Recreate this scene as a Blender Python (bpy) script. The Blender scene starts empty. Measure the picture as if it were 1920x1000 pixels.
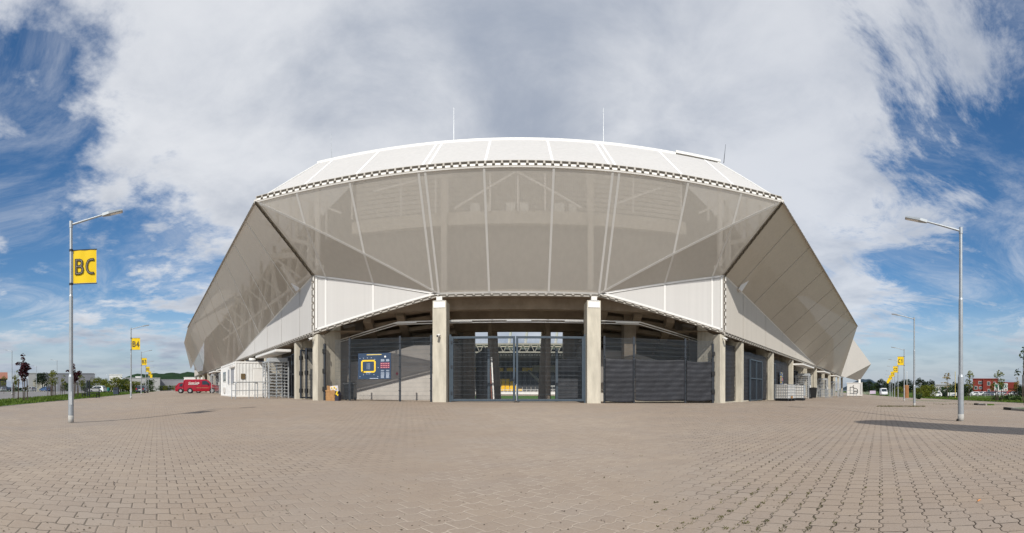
import bpy, bmesh, math, random
from mathutils import Vector, Matrix
random.seed(11)
sin, cos, tan, pi, R_ = math.sin, math.cos, math.tan, math.pi, math.radians
scene = bpy.context.scene
COL = scene.collection
# ------------------------------------------------------------------ frame of reference
# the camera stands at the origin, looks along +Y; the plaza falls gently to the right
CAMZ, HY, CX, F = 0.95, 733.5, 973.0, 864.0
K = math.sqrt(0.5)
def th(px): return (px - CX) / F
def P(px, py, d):
    t = th(px); return Vector((d*sin(t), d*cos(t), CAMZ + (HY-py)/F*d))
def PY(px, py, y):                      # point seen at px,py in the plane of the given y
    return P(px, py, y/cos(th(px)))
def smooth(a, b, v):
    t = max(0., min(1., (v-a)/(b-a))); return t*t*(3-2*t)
def zg(x, y):
    xx = max(-110., min(110., x))
    sd = max(8.13-(x+y)*K, 8.13-(y-x)*K, 22.-y)
    z = CAMZ - .93 - .0072*xx + .36*(1-smooth(1., 13., sd))
    z -= .12*math.exp(-((x+11.6)**2+(y-7.9)**2)/50.)
    return z
def zs(x, y):                          # as built: the bowl inside the stadium is dug out
    return CAMZ-1.75 if y > 34.2 and max(11.2-(x+y)*K, 11.2-(y-x)*K) < 0 and y < 125 else zg(x, y)
def G(px, py):                          # ground point seen at a pixel
    t = th(px); lo, hi = 1., 400.
    f = lambda d: CAMZ-(py-HY)/F*d - zg(d*sin(t), d*cos(t))
    d = 1.
    while d < 500 and f(d) > 0: d *= 1.03
    lo, hi = d/1.03, d
    for _ in range(40):
        m = (lo+hi)/2
        if f(m) > 0: lo = m
        else: hi = m
    return Vector((lo*sin(t), lo*cos(t), zg(lo*sin(t), lo*cos(t))))
def GD(px, d):
    t = th(px); x, y = d*sin(t), d*cos(t); return Vector((x, y, zg(x, y)))
def S(sg, s, p, z=0.):                  # a point along a side of the stadium: s along it, p towards it
    return Vector((sg*(s-p)*K, (s+p)*K, z))
def SG(sg, s, p, h=0.):
    v = S(sg, s, p); v.z = zg(v.x, v.y)+h; return v
# ------------------------------------------------------------------ materials
MATS = {}
def _n(nt, t, x=0, y=0, **kw):
    n = nt.nodes.new(t); n.location = (x, y)
    for k, v in kw.items(): setattr(n, k, v)
    return n
def mat(name, col, rough=.7, metal=0., var=.12, scale=3., bump=0., bscale=40., spec=.4, coat=0., stretch=None):
    if name in MATS: return MATS[name]
    m = bpy.data.materials.new(name); m.use_nodes = True; nt = m.node_tree
    b = nt.nodes['Principled BSDF']; lk = nt.links.new
    b.inputs['Roughness'].default_value = rough; b.inputs['Metallic'].default_value = metal
    b.inputs['Specular IOR Level'].default_value = spec
    if coat: b.inputs['Coat Weight'].default_value = coat
    tc = _n(nt, 'ShaderNodeTexCoord'); src = tc.outputs['Object']
    if stretch:
        mp = _n(nt, 'ShaderNodeMapping'); mp.inputs['Scale'].default_value = stretch
        lk(src, mp.inputs['Vector']); src = mp.outputs['Vector']
    nz = _n(nt, 'ShaderNodeTexNoise'); nz.inputs['Scale'].default_value = scale
    nz.inputs['Detail'].default_value = 6.; nz.inputs['Roughness'].default_value = .62
    lk(src, nz.inputs['Vector'])
    mx = _n(nt, 'ShaderNodeMix', data_type='RGBA')
    c = Vector(col[:3])
    mx.inputs['A'].default_value = (*(c*(1-var)), 1); mx.inputs['B'].default_value = (*[min(1, v) for v in c*(1+var)], 1)
    rp = _n(nt, 'ShaderNodeMapRange'); rp.inputs['From Min'].default_value = .3; rp.inputs['From Max'].default_value = .7
    lk(nz.outputs['Fac'], rp.inputs['Value']); lk(rp.outputs['Result'], mx.inputs['Factor'])
    lk(mx.outputs['Result'], b.inputs['Base Color'])
    if bump:
        n2 = _n(nt, 'ShaderNodeTexNoise'); n2.inputs['Scale'].default_value = bscale; n2.inputs['Detail'].default_value = 4
        lk(src, n2.inputs['Vector'])
        bp = _n(nt, 'ShaderNodeBump'); bp.inputs['Strength'].default_value = bump; bp.inputs['Distance'].default_value = .02
        lk(n2.outputs['Fac'], bp.inputs['Height']); lk(bp.outputs['Normal'], b.inputs['Normal'])
    MATS[name] = m; return m
def membrane(name, col, opac, transl=.3, var=.05, lines=18.):
    """woven, perforated cladding fabric: part of the light goes straight through the holes"""
    m = bpy.data.materials.new(name); m.use_nodes = True; nt = m.node_tree; lk = nt.links.new
    nt.nodes.remove(nt.nodes['Principled BSDF']); out = nt.nodes['Material Output']
    tc = _n(nt, 'ShaderNodeTexCoord')
    nz = _n(nt, 'ShaderNodeTexNoise'); nz.inputs['Scale'].default_value = .35; nz.inputs['Detail'].default_value = 5
    lk(tc.outputs['Object'], nz.inputs['Vector'])
    mp = _n(nt, 'ShaderNodeMapping'); mp.inputs['Scale'].default_value = (2.6, 2.6, .05)
    lk(tc.outputs['Object'], mp.inputs['Vector'])
    n3 = _n(nt, 'ShaderNodeTexNoise'); n3.inputs['Scale'].default_value = 2.; n3.inputs['Detail'].default_value = 4
    lk(mp.outputs['Vector'], n3.inputs['Vector'])
    ad = _n(nt, 'ShaderNodeMath', operation='ADD'); lk(nz.outputs['Fac'], ad.inputs[0]); lk(n3.outputs['Fac'], ad.inputs[1])
    mx = _n(nt, 'ShaderNodeMix', data_type='RGBA'); c = Vector(col)
    mx.inputs['A'].default_value = (*(c*(1-var)), 1); mx.inputs['B'].default_value = (*(c*(1+var)), 1)
    mr = _n(nt, 'ShaderNodeMapRange'); mr.inputs['From Min'].default_value = .7; mr.inputs['From Max'].default_value = 1.3
    lk(ad.outputs[0], mr.inputs['Value']); lk(mr.outputs['Result'], mx.inputs['Factor'])
    df = _n(nt, 'ShaderNodeBsdfDiffuse'); tr = _n(nt, 'ShaderNodeBsdfTranslucent'); tp = _n(nt, 'ShaderNodeBsdfTransparent')
    lk(mx.outputs['Result'], df.inputs['Color']); lk(mx.outputs['Result'], tr.inputs['Color'])
    m1 = _n(nt, 'ShaderNodeMixShader'); m1.inputs[0].default_value = transl
    lk(df.outputs[0], m1.inputs[1]); lk(tr.outputs[0], m1.inputs[2])
    m2 = _n(nt, 'ShaderNodeMixShader'); m2.inputs[0].default_value = opac
    wv = _n(nt, 'ShaderNodeMapRange'); wv.inputs['From Min'].default_value = .3; wv.inputs['From Max'].default_value = .7
    wv.inputs['To Min'].default_value = opac-.012; wv.inputs['To Max'].default_value = min(1., opac+.012)
    lk(n3.outputs['Fac'], wv.inputs['Value']); lk(wv.outputs['Result'], m2.inputs[0])
    lk(tp.outputs[0], m2.inputs[1]); lk(m1.outputs[0], m2.inputs[2]); lk(m2.outputs[0], out.inputs['Surface'])
    MATS[name] = m; return m
def leafmat(name, c1, c2):
    m = bpy.data.materials.new(name); m.use_nodes = True; nt = m.node_tree; lk = nt.links.new
    b = nt.nodes['Principled BSDF']; b.inputs['Roughness'].default_value = .6; b.inputs['Specular IOR Level'].default_value = .25
    tc = _n(nt, 'ShaderNodeTexCoord'); nz = _n(nt, 'ShaderNodeTexNoise'); nz.inputs['Scale'].default_value = 1.3; nz.inputs['Detail'].default_value = 5
    lk(tc.outputs['Object'], nz.inputs['Vector'])
    rp = _n(nt, 'ShaderNodeMapRange'); rp.inputs['From Min'].default_value = .35; rp.inputs['From Max'].default_value = .65
    lk(nz.outputs['Fac'], rp.inputs['Value'])
    mx = _n(nt, 'ShaderNodeMix', data_type='RGBA'); mx.inputs['A'].default_value = (*c1, 1); mx.inputs['B'].default_value = (*c2, 1)
    lk(rp.outputs['Result'], mx.inputs['Factor']); lk(mx.outputs['Result'], b.inputs['Base Color'])
    tr = _n(nt, 'ShaderNodeBsdfTranslucent'); lk(mx.outputs['Result'], tr.inputs['Color'])
    ms = _n(nt, 'ShaderNodeMixShader'); ms.inputs[0].default_value = .3
    lk(b.outputs[0], ms.inputs[1]); lk(tr.outputs[0], ms.inputs[2]); lk(ms.outputs[0], nt.nodes['Material Output'].inputs['Surface'])
    MATS[name] = m; return m
def glass(name, col=(.02, .03, .035)):
    m = mat(name, col, rough=.06, var=.05, spec=.8); return m
# ------------------------------------------------------------------ mesh collector
class MB:
    def __init__(s): s.v, s.f, s.m = [], [], []
    def poly(s, pts, mi=0):
        b = len(s.v); s.v += [Vector(p) for p in pts]; s.f.append(tuple(range(b, b+len(pts)))); s.m.append(mi)
    def obox(s, o, ax, ay, az, mi=0):            # centre and three half axes
        o, ax, ay, az = Vector(o), Vector(ax), Vector(ay), Vector(az); b = len(s.v)
        for k in (-1, 1):
            for j in (-1, 1):
                for i in (-1, 1): s.v.append(o+ax*i+ay*j+az*k)
        for q in ((0, 2, 3, 1), (4, 5, 7, 6), (0, 1, 5, 4), (2, 6, 7, 3), (0, 4, 6, 2), (1, 3, 7, 5)):
            s.f.append(tuple(b+i for i in q)); s.m.append(mi)
    def box(s, x0, x1, y0, y1, z0, z1, mi=0):
        s.obox(((x0+x1)/2, (y0+y1)/2, (z0+z1)/2), ((x1-x0)/2, 0, 0), (0, (y1-y0)/2, 0), (0, 0, (z1-z0)/2), mi)
    def bar(s, p0, p1, w, h=None, up=(0, 0, 1), mi=0):
        p0, p1 = Vector(p0), Vector(p1); h = h or w; d = p1-p0; L = d.length
        if L < 1e-6: return
        d /= L; up = Vector(up); sd = d.cross(up)
        if sd.length < 1e-4: sd = d.cross(Vector((0, 1, 0)))
        sd.normalize(); u = sd.cross(d)
        s.obox((p0+p1)/2, sd*w/2, d*L/2, u*h/2, mi)
    def tube(s, p0, p1, r0, r1=None, n=10, mi=0, cap=True):
        p0, p1 = Vector(p0), Vector(p1); r1 = r0 if r1 is None else r1; d = (p1-p0).normalized()
        a = d.cross(Vector((0, 0, 1)))
        if a.length < 1e-4: a = Vector((1, 0, 0))
        a.normalize(); c = d.cross(a); b = len(s.v)
        for i in range(n):
            t = 2*pi*i/n; e = a*cos(t)+c*sin(t); s.v += [p0+e*r0, p1+e*r1]
        for i in range(n):
            j = (i+1) % n; s.f.append((b+2*i, b+2*j, b+2*j+1, b+2*i+1)); s.m.append(mi)
        if cap:
            s.f.append(tuple(b+2*i for i in range(n))[::-1]); s.m.append(mi)
            s.f.append(tuple(b+2*i+1 for i in range(n))); s.m.append(mi)
    def path(s, pts, r, n=8, mi=0):
        for a, b in zip(pts, pts[1:]): s.tube(a, b, r, n=n, mi=mi)
    def prism(s, prof, f0, f1, mi=0):              # closed outline mapped by two functions to its two faces
        a = [Vector(f0(*p)) for p in prof]; c = [Vector(f1(*p)) for p in prof]; b = len(s.v); n = len(prof)
        s.v += a+c; s.f.append(tuple(range(b, b+n))[::-1]); s.m.append(mi)
        s.f.append(tuple(range(b+n, b+2*n))); s.m.append(mi)
        for i in range(n):
            j = (i+1) % n; s.f.append((b+i, b+j, b+n+j, b+n+i)); s.m.append(mi)
    def ruled(s, A, B, nv=4, mi=0):
        b = len(s.v); n = len(A)
        for j in range(nv+1):
            for i in range(n): s.v.append(Vector(A[i]).lerp(Vector(B[i]), j/nv))
        for j in range(nv):
            for i in range(n-1):
                q = b+j*n+i; s.f.append((q, q+1, q+n+1, q+n)); s.m.append(mi)
    def mesh(s, name, mats, org=(0, 0, 0), smooth_=False):
        o = Vector(org); me = bpy.data.meshes.new(name)
        me.from_pydata([tuple(v-o) for v in s.v], [], s.f)
        for m in (mats if isinstance(mats, (list, tuple)) else [mats]): me.materials.append(m)
        me.polygons.foreach_set('material_index', s.m)
        if smooth_: me.polygons.foreach_set('use_smooth', [True]*len(s.f))
        me.update(); return me
    def build(s, name, mats, parent=None, org=(0, 0, 0), smooth_=False, label=None, bevel=0., **kw):
        return inst(s.mesh(name, mats, org, smooth_), name, parent, label=label, bevel=bevel, **kw)
def tag(o, label=None, cat=None, group=None, kind=None):
    for k, v in (('label', label), ('category', cat), ('group', group), ('kind', kind)):
        if v: o[k] = v
    return o
def inst(me, name, parent=None, label=None, bevel=0., loc=None, **kw):
    o = bpy.data.objects.new(name, me); COL.objects.link(o)
    if parent is not None: o.parent = parent
    if loc is not None: o.location = loc
    if label: o['label'] = label
    if bevel:
        b = o.modifiers.new('bevel', 'BEVEL'); b.width = bevel; b.segments = 2; b.limit_method = 'ANGLE'; b.angle_limit = R_(35)
    tag(o, **kw) if kw else None
    return o
def thing(name, label, cat, loc=(0, 0, 0), rz=0., group=None, scale=None):
    o = bpy.data.objects.new(name, None); COL.objects.link(o); o.empty_display_size = .3
    o.location = loc; o.rotation_euler = (0, 0, rz)
    if scale: o.scale = (scale,)*3
    return tag(o, label, cat, group)
def copy_tree(o, parent=None, top=True):
    c = o.copy(); COL.objects.link(c)
    if parent is not None: c.parent = parent
    for ch in list(o.children): copy_tree(ch, c, False)
    return c
def text_mesh(body, size, shear=0., ext=.003, bold=0.):
    cu = bpy.data.curves.new('lettering', 'FONT'); cu.body = body; cu.size = size; cu.shear = shear
    cu.extrude = ext; cu.align_x = 'CENTER'; cu.align_y = 'CENTER'; cu.offset = bold; cu.resolution_u = 3
    ob = bpy.data.objects.new('lettering', cu); COL.objects.link(ob)
    bpy.context.view_layer.update()
    me = bpy.data.meshes.new_from_object(ob.evaluated_get(bpy.context.evaluated_depsgraph_get()))
    bpy.data.objects.remove(ob); return me
LET = {
 'B': [[(0, 0), (0, 1)], [(0, 1), (.33, 1), (.5, .94), (.55, .77), (.5, .6), (.36, .53), (0, .53)], [(.36, .53), (.54, .46), (.6, .28), (.54, .07), (.36, 0), (0, 0)]],
 'C': [[(.58, 1), (.36, 1), (.16, .92), (.04, .72), (0, .5), (.04, .28), (.16, .08), (.36, 0), (.58, 0)]],
 '1': [[(.12, .80), (.34, .98), (.34, 0)]],
 '2': [[(0, .84), (.12, 1), (.42, 1), (.55, .82), (.5, .6), (.02, .02), (.6, .02)]],
 '3': [[(.02, 1), (.52, 1), (.26, .6), (.46, .55), (.56, .35), (.5, .1), (.3, 0), (0, .05)]],
 '4': [[(.44, 0), (.44, 1), (0, .3), (.6, .3)]],
 '5': [[(.52, 1), (.06, 1), (.03, .56), (.4, .6), (.56, .36), (.46, .06), (0, .02)]],
}
def strokes(mb, polys, f, w, mi=0, d0=0., t=.004):
    """flat raised strokes; f(u,v,depth) maps letter space to the surface"""
    for k, pl in enumerate(polys):
        dep = d0+k*.0009; L, Rr = [], []
        for i, p in enumerate(pl):
            p = Vector((p[0], p[1])); a = Vector(pl[i-1]) if i else None; b = Vector(pl[i+1]) if i < len(pl)-1 else None
            d1 = (p-a).normalized() if a is not None else None; d2 = (b-p).normalized() if b is not None else None
            if d1 is None: d1 = d2; p = p-d2*w*.5
            if d2 is None: d2 = d1; p = p+d1*w*.5
            n1 = Vector((-d1.y, d1.x)); n2 = Vector((-d2.y, d2.x)); n = (n1+n2).normalized()
            sc = min(2.2, 1/max(.3, n.dot(n1))); L.append(p+n*sc*w/2); Rr.append(p-n*sc*w/2)
        for i in range(len(pl)-1):
            q = [L[i], Rr[i], Rr[i+1], L[i+1]]
            mb.prism([(c.x, c.y) for c in q], lambda u, v: f(u, v, dep-t), lambda u, v: f(u, v, dep), mi)
# sky: patches of clear blue (negative) and of thick cloud (positive), given as directions
SKYBLOBS = [(220, 415, .03, .36, -.165), (60, 470, .02, .30, -.07), (5, 100, .02, .3, -.15), (160, 130, .01, .18, -.08), (300, 405, .02, .10, -.10),
            (1740, 260, .03, .5, -.085), (1920, 40, .05, .6, -.11), (1770, 470, .03, .34, -.12), (480, 300, .01, .06, -.10),
            (740, 150, .2, .75, .26), (1200, 120, .2, .9, .26), (1480, 360, .05, .4, .14), (330, 230, .05, .3, .08), (350, 570, .02, .22, .06)]
SHADEBLOBS = [(820, 215, .05, .42, -.13), (1150, 200, .05, .38, -.11), (560, 60, .1, .5, .09), (1350, 90, .1, .45, .08), (100, 300, .1, .4, .08), (1480, 420, .05, .3, .08)]
# ------------------------------------------------------------------ camera (cylindrical panorama, as the photograph)
cam = bpy.data.cameras.new('camera'); co = bpy.data.objects.new('camera', cam); COL.objects.link(co); scene.camera = co
co.location = (0, 0, CAMZ); co.rotation_euler = (R_(90), 0, 0)
cam.type = 'PANO'; cam.panorama_type = 'CENTRAL_CYLINDRICAL'
cam.central_cylindrical_range_u_min = th(0); cam.central_cylindrical_range_u_max = th(1920)
cam.central_cylindrical_range_v_min = (HY-1000)/F; cam.central_cylindrical_range_v_max = HY/F
cam.central_cylindrical_radius = 1.0
cam.clip_start = .05; cam.clip_end = 8000
scene.view_settings.view_transform = 'Standard'; scene.view_settings.look = 'None'
scene.view_settings.exposure = 0.08; scene.view_settings.gamma = 1.0
scene.render.engine = 'CYCLES'
scene.cycles.max_bounces = 9; scene.cycles.transparent_max_bounces = 16; scene.cycles.diffuse_bounces = 4
scene.cycles.use_denoising = True
# ------------------------------------------------------------------ sun and sky
EL = 41.3
SDX = .035
sd = Vector((SDX, 1., -tan(R_(EL))*math.hypot(SDX, 1)))
sl = bpy.data.lights.new('sun', 'SUN'); sl.energy = 4.0; sl.angle = R_(.5); sl.color = (1., .95, .87)
so = bpy.data.objects.new('sun', sl); COL.objects.link(so); so.rotation_euler = sd.to_track_quat('-Z', 'Y').to_euler(); so.location = (-5, -40, 40)
w = bpy.data.worlds.new('World'); scene.world = w; w.use_nodes = True; nt = w.node_tree; lk = nt.links.new
for n in list(nt.nodes): nt.nodes.remove(n)
def M(op, a, b=None, c=None, clamp=False):
    n = nt.nodes.new('ShaderNodeMath'); n.operation = op; n.use_clamp = clamp
    for i, v in enumerate((a, b, c)):
        if v is None: continue
        if isinstance(v, (int, float)): n.inputs[i].default_value = v
        else: lk(v, n.inputs[i])
    return n.outputs[0]
def MR(v, a, b, c=0., d=1., t='SMOOTHSTEP'):
    n = nt.nodes.new('ShaderNodeMapRange'); n.interpolation_type = t
    for i, q in zip(('From Min', 'From Max', 'To Min', 'To Max'), (a, b, c, d)): n.inputs[i].default_value = q
    lk(v, n.inputs['Value']); return n.outputs['Result']
def NZ(vec, sc, det=7., ro=.55, dist=0., stretch=None, off=None):
    if stretch or off:
        mp = nt.nodes.new('ShaderNodeMapping'); lk(vec, mp.inputs['Vector']); vec = mp.outputs['Vector']
        if stretch: mp.inputs['Scale'].default_value = stretch
        if off: mp.inputs['Location'].default_value = off
    n = nt.nodes.new('ShaderNodeTexNoise'); n.inputs['Scale'].default_value = sc; n.inputs['Detail'].default_value = det
    n.inputs['Roughness'].default_value = ro; n.inputs['Distortion'].default_value = dist; lk(vec, n.inputs['Vector']); return n.outputs['Fac']
out = nt.nodes.new('ShaderNodeOutputWorld'); bg1 = nt.nodes.new('ShaderNodeBackground'); bg2 = nt.nodes.new('ShaderNodeBackground')
sky = nt.nodes.new('ShaderNodeTexSky'); sky.sky_type = 'NISHITA'; sky.sun_disc = False
sky.sun_elevation = R_(EL); sky.sun_rotation = R_(182); sky.air_density = 1.0; sky.dust_density = .8; sky.ozone_density = 3.0
hs = nt.nodes.new('ShaderNodeHueSaturation'); hs.inputs['Saturation'].default_value = 1.25; hs.inputs['Value'].default_value = .95
lk(sky.outputs[0], hs.inputs['Color']); lk(hs.outputs[0], bg1.inputs['Color']); bg1.inputs['Strength'].default_value = .112
tc = nt.nodes.new('ShaderNodeTexCoord'); D = tc.outputs['Generated']
sp = nt.nodes.new('ShaderNodeSeparateXYZ'); lk(D, sp.inputs[0]); X, Y, Z = sp.outputs
zz = M('ADD', M('MAXIMUM', Z, 0.), .13)
cb = nt.nodes.new('ShaderNodeCombineXYZ'); lk(M('DIVIDE', X, zz), cb.inputs[0]); lk(M('DIVIDE', Y, zz), cb.inputs[1]); Q = cb.outputs[0]
def blob(px, py, r0, r1):                # weight round a direction of the sky
    t = th(px); v = Vector((sin(t), cos(t), (HY-py)/F)).normalized()
    n = nt.nodes.new('ShaderNodeVectorMath'); n.operation = 'DOT_PRODUCT'; lk(D, n.inputs[0]); n.inputs[1].default_value = v
    return MR(n.outputs['Value'], cos(r1), cos(r0))
big = NZ(Q, .8, 8., .56, .25); fine = NZ(Q, 3.1, 9., .62, .15, off=(3.1, 1.7, 0))
streak = NZ(Q, 1.5, 9., .68, .6, stretch=(.8, 1.25, 1.), off=(5., 2., 0)); streak = M('ADD', M('MULTIPLY', M('SUBTRACT', streak, .5), 1.9), .5)
cov = M('ADD', M('MULTIPLY', big, .5), M('MULTIPLY', fine, .5)); cov = M('ADD', M('MULTIPLY', M('SUBTRACT', cov, .5), 1.9), .5)
rightw = blob(1860, 260, .15, .8)
cov = M('ADD', M('MULTIPLY', cov, M('SUBTRACT', 1., M('MULTIPLY', rightw, .7))), M('MULTIPLY', M('MULTIPLY', streak, rightw), .7))
for px, py, r0, r1, a in SKYBLOBS:
    cov = M('ADD', cov, M('MULTIPLY', blob(px, py, r0, r1), a))
hz = MR(Z, .02, .2, 1., 0.)
band = NZ(D, 2.2, 7., .55, .1, stretch=(1., 1., 11.))
cov = M('ADD', M('MULTIPLY', cov, M('SUBTRACT', 1., M('MULTIPLY', hz, .75))), M('MULTIPLY', M('MULTIPLY', band, hz), .88))
fac_h = MR(Z, .0, .2, .86, 0.)
fac = M('MULTIPLY', MR(cov, .36, .63), M('SUBTRACT', 1., M('MULTIPLY', rightw, .12)))
veil = M('MULTIPLY', MR(NZ(Q, 1.15, 9., .7, .8, stretch=(.85, 1.2, 1.), off=(11., 7., 0)), .40, .74), .55)
fac = M('MAXIMUM', M('MAXIMUM', M('MULTIPLY', fac, .97), veil), fac_h)
sh = M('ADD', M('MULTIPLY', NZ(Q, .62, 5., .5, .3, off=(1.3, 8., 0)), .42), M('MULTIPLY', NZ(Q, 2.3, 8., .6, .25, off=(2., 4., 0)), .58))
for px, py, r0, r1, a in SHADEBLOBS:
    sh = M('ADD', sh, M('MULTIPLY', blob(px, py, r0, r1), a))
shade = MR(sh, .27, .68)
edge = MR(cov, .46, .66, .25, 0.)        # thin edges let more light through
shade = M('ADD', shade, edge, clamp=True)
mx = nt.nodes.new('ShaderNodeMix'); mx.data_type = 'RGBA'; lk(shade, mx.inputs['Factor'])
mx.inputs['A'].default_value = (.37, .42, .515, 1); mx.inputs['B'].default_value = (.80, .82, .86, 1)
m3 = nt.nodes.new('ShaderNodeMix'); m3.data_type = 'RGBA'; lk(M('MULTIPLY', hz, .55), m3.inputs['Factor'])
lk(mx.outputs['Result'], m3.inputs['A']); m3.inputs['B'].default_value = (.215, .305, .44, 1)
lk(m3.outputs['Result'], bg2.inputs['Color']); bg2.inputs['Strength'].default_value = .92
ms = nt.nodes.new('ShaderNodeMixShader'); lk(fac, ms.inputs[0]); lk(bg1.outputs[0], ms.inputs[1]); lk(bg2.outputs[0], ms.inputs[2]); lk(ms.outputs[0], out.inputs[0])
# ------------------------------------------------------------------ materials
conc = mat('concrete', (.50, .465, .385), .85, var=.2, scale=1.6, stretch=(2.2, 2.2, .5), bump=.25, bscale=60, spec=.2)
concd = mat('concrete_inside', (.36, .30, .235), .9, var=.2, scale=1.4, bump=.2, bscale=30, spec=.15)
plast = mat('plaster', (.50, .47, .435), .9, var=.1, scale=1.5, spec=.15)
white = mat('white_paint', (.78, .77, .74), .5, var=.05, scale=2.)
steelw = mat('steel_white_paint', (.80, .78, .75), .6, var=.05)
wmetal = mat('white_metal', (.74, .73, .70), .45, var=.06, scale=4.)
strapm = membrane('strap_fabric', (.84, .83, .81), .96, .12, .01); roofstrap = mat('roof_strap', (.80, .79, .775), .7, var=.01)
galv = mat('galvanised_steel', (.42, .45, .47), .48, .6, var=.09, scale=6.)
galvw = mat('galvanised_pale', (.56, .58, .59), .5, .55, var=.15, scale=9.)
steelg = mat('steel_grey_paint', (.62, .595, .56), .6, var=.08, scale=3.)
blueg = mat('blue_grey_paint', (.048, .068, .09), .42, var=.12, scale=5.)
dgrey = mat('anthracite_paint', (.028, .034, .044), .45, var=.15, scale=6.)
black = mat('black_plastic', (.016, .017, .019), .5, var=.2, scale=5.)
tarpm = mat('tarpaulin', (.024, .0255, .031), .55, var=.3, scale=1.6, bump=.5, bscale=9., spec=.35); trim = mat('edge_trim', (.40, .375, .335), .7, var=.1)
yel = mat('banner_yellow', (.88, .60, .008), .55, var=.03, scale=2.)
yseat = mat('seat_yellow', (.80, .47, .01), .5, var=.08)
ink = mat('banner_ink', (.022, .020, .018), .6, var=.1)
inl = mat('banner_inline', (.36, .33, .27), .6, var=.05)
navy = mat('board_navy', (.030, .055, .105), .4, var=.08)
redm = mat('board_red', (.42, .02, .06), .5)
tyre = mat('tyre_rubber', (.02, .02, .021), .85)
rimm = mat('wheel_rim', (.55, .56, .57), .35, .7)
carred = mat('car_red', (.33, .004, .018), .25, var=.03, coat=.6)
cardark = mat('car_dark_blue', (.018, .022, .036), .25, coat=.6)
carwh = mat('car_white', (.72, .73, .74), .28, coat=.5)
carsil = mat('car_silver', (.42, .44, .47), .3, .4, coat=.5)
carblu = mat('car_blue', (.05, .10, .22), .28, coat=.5)
gl = glass('dark_glass'); gll = glass('window_glass', (.05, .075, .085))
lampl = mat('lamp_red_lens', (.30, .012, .01), .3); lampw = mat('lamp_clear_lens', (.75, .76, .76), .2)
brick = mat('red_brick', (.26, .042, .030), .85, var=.12, scale=3.)
brick2 = mat('orange_brick', (.36, .10, .052), .85, var=.1, scale=3.)
hallg = mat('hall_grey', (.22, .225, .245), .7, var=.06, scale=.4)
hallp = mat('hall_pale', (.42, .41, .41), .7, var=.06, scale=.3)
timber = mat('stake_timber', (.085, .062, .045), .85, var=.25, scale=8.)
bark = mat('bark', (.10, .078, .06), .9, var=.3, scale=9.)
orange = mat('orange_pillar', (.42, .19, .07), .6, var=.12, scale=1.5)
kerbm = mat('kerb_concrete', (.30, .285, .26), .9, var=.18, scale=4.)
kerbd = mat('kerb_dark', (.045, .042, .038), .9, var=.2, scale=6.)
card = mat('cardboard', (.36, .20, .085), .85, var=.2, scale=7.)
plastw = mat('tank_plastic', (.66, .64, .60), .5, var=.1, scale=1.2)
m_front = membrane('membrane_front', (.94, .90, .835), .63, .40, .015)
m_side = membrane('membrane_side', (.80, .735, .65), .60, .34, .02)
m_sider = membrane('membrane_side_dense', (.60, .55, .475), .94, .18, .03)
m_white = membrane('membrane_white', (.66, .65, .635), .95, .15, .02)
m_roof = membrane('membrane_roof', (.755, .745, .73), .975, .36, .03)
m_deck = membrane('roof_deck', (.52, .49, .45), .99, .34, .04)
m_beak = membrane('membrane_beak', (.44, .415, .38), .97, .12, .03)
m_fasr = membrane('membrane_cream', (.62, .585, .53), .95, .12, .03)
lf_red = leafmat('leaf_maroon', (.030, .006, .010), (.075, .014, .020))
lf_yg = leafmat('leaf_spring_green', (.085, .115, .012), (.20, .20, .025))
lf_g = leafmat('leaf_green', (.022, .045, .012), (.055, .09, .018))
lf_d = leafmat('leaf_dark_green', (.010, .022, .008), (.026, .046, .014))
lf_y = leafmat('leaf_yellow', (.22, .15, .03), (.34, .24, .05))
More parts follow.
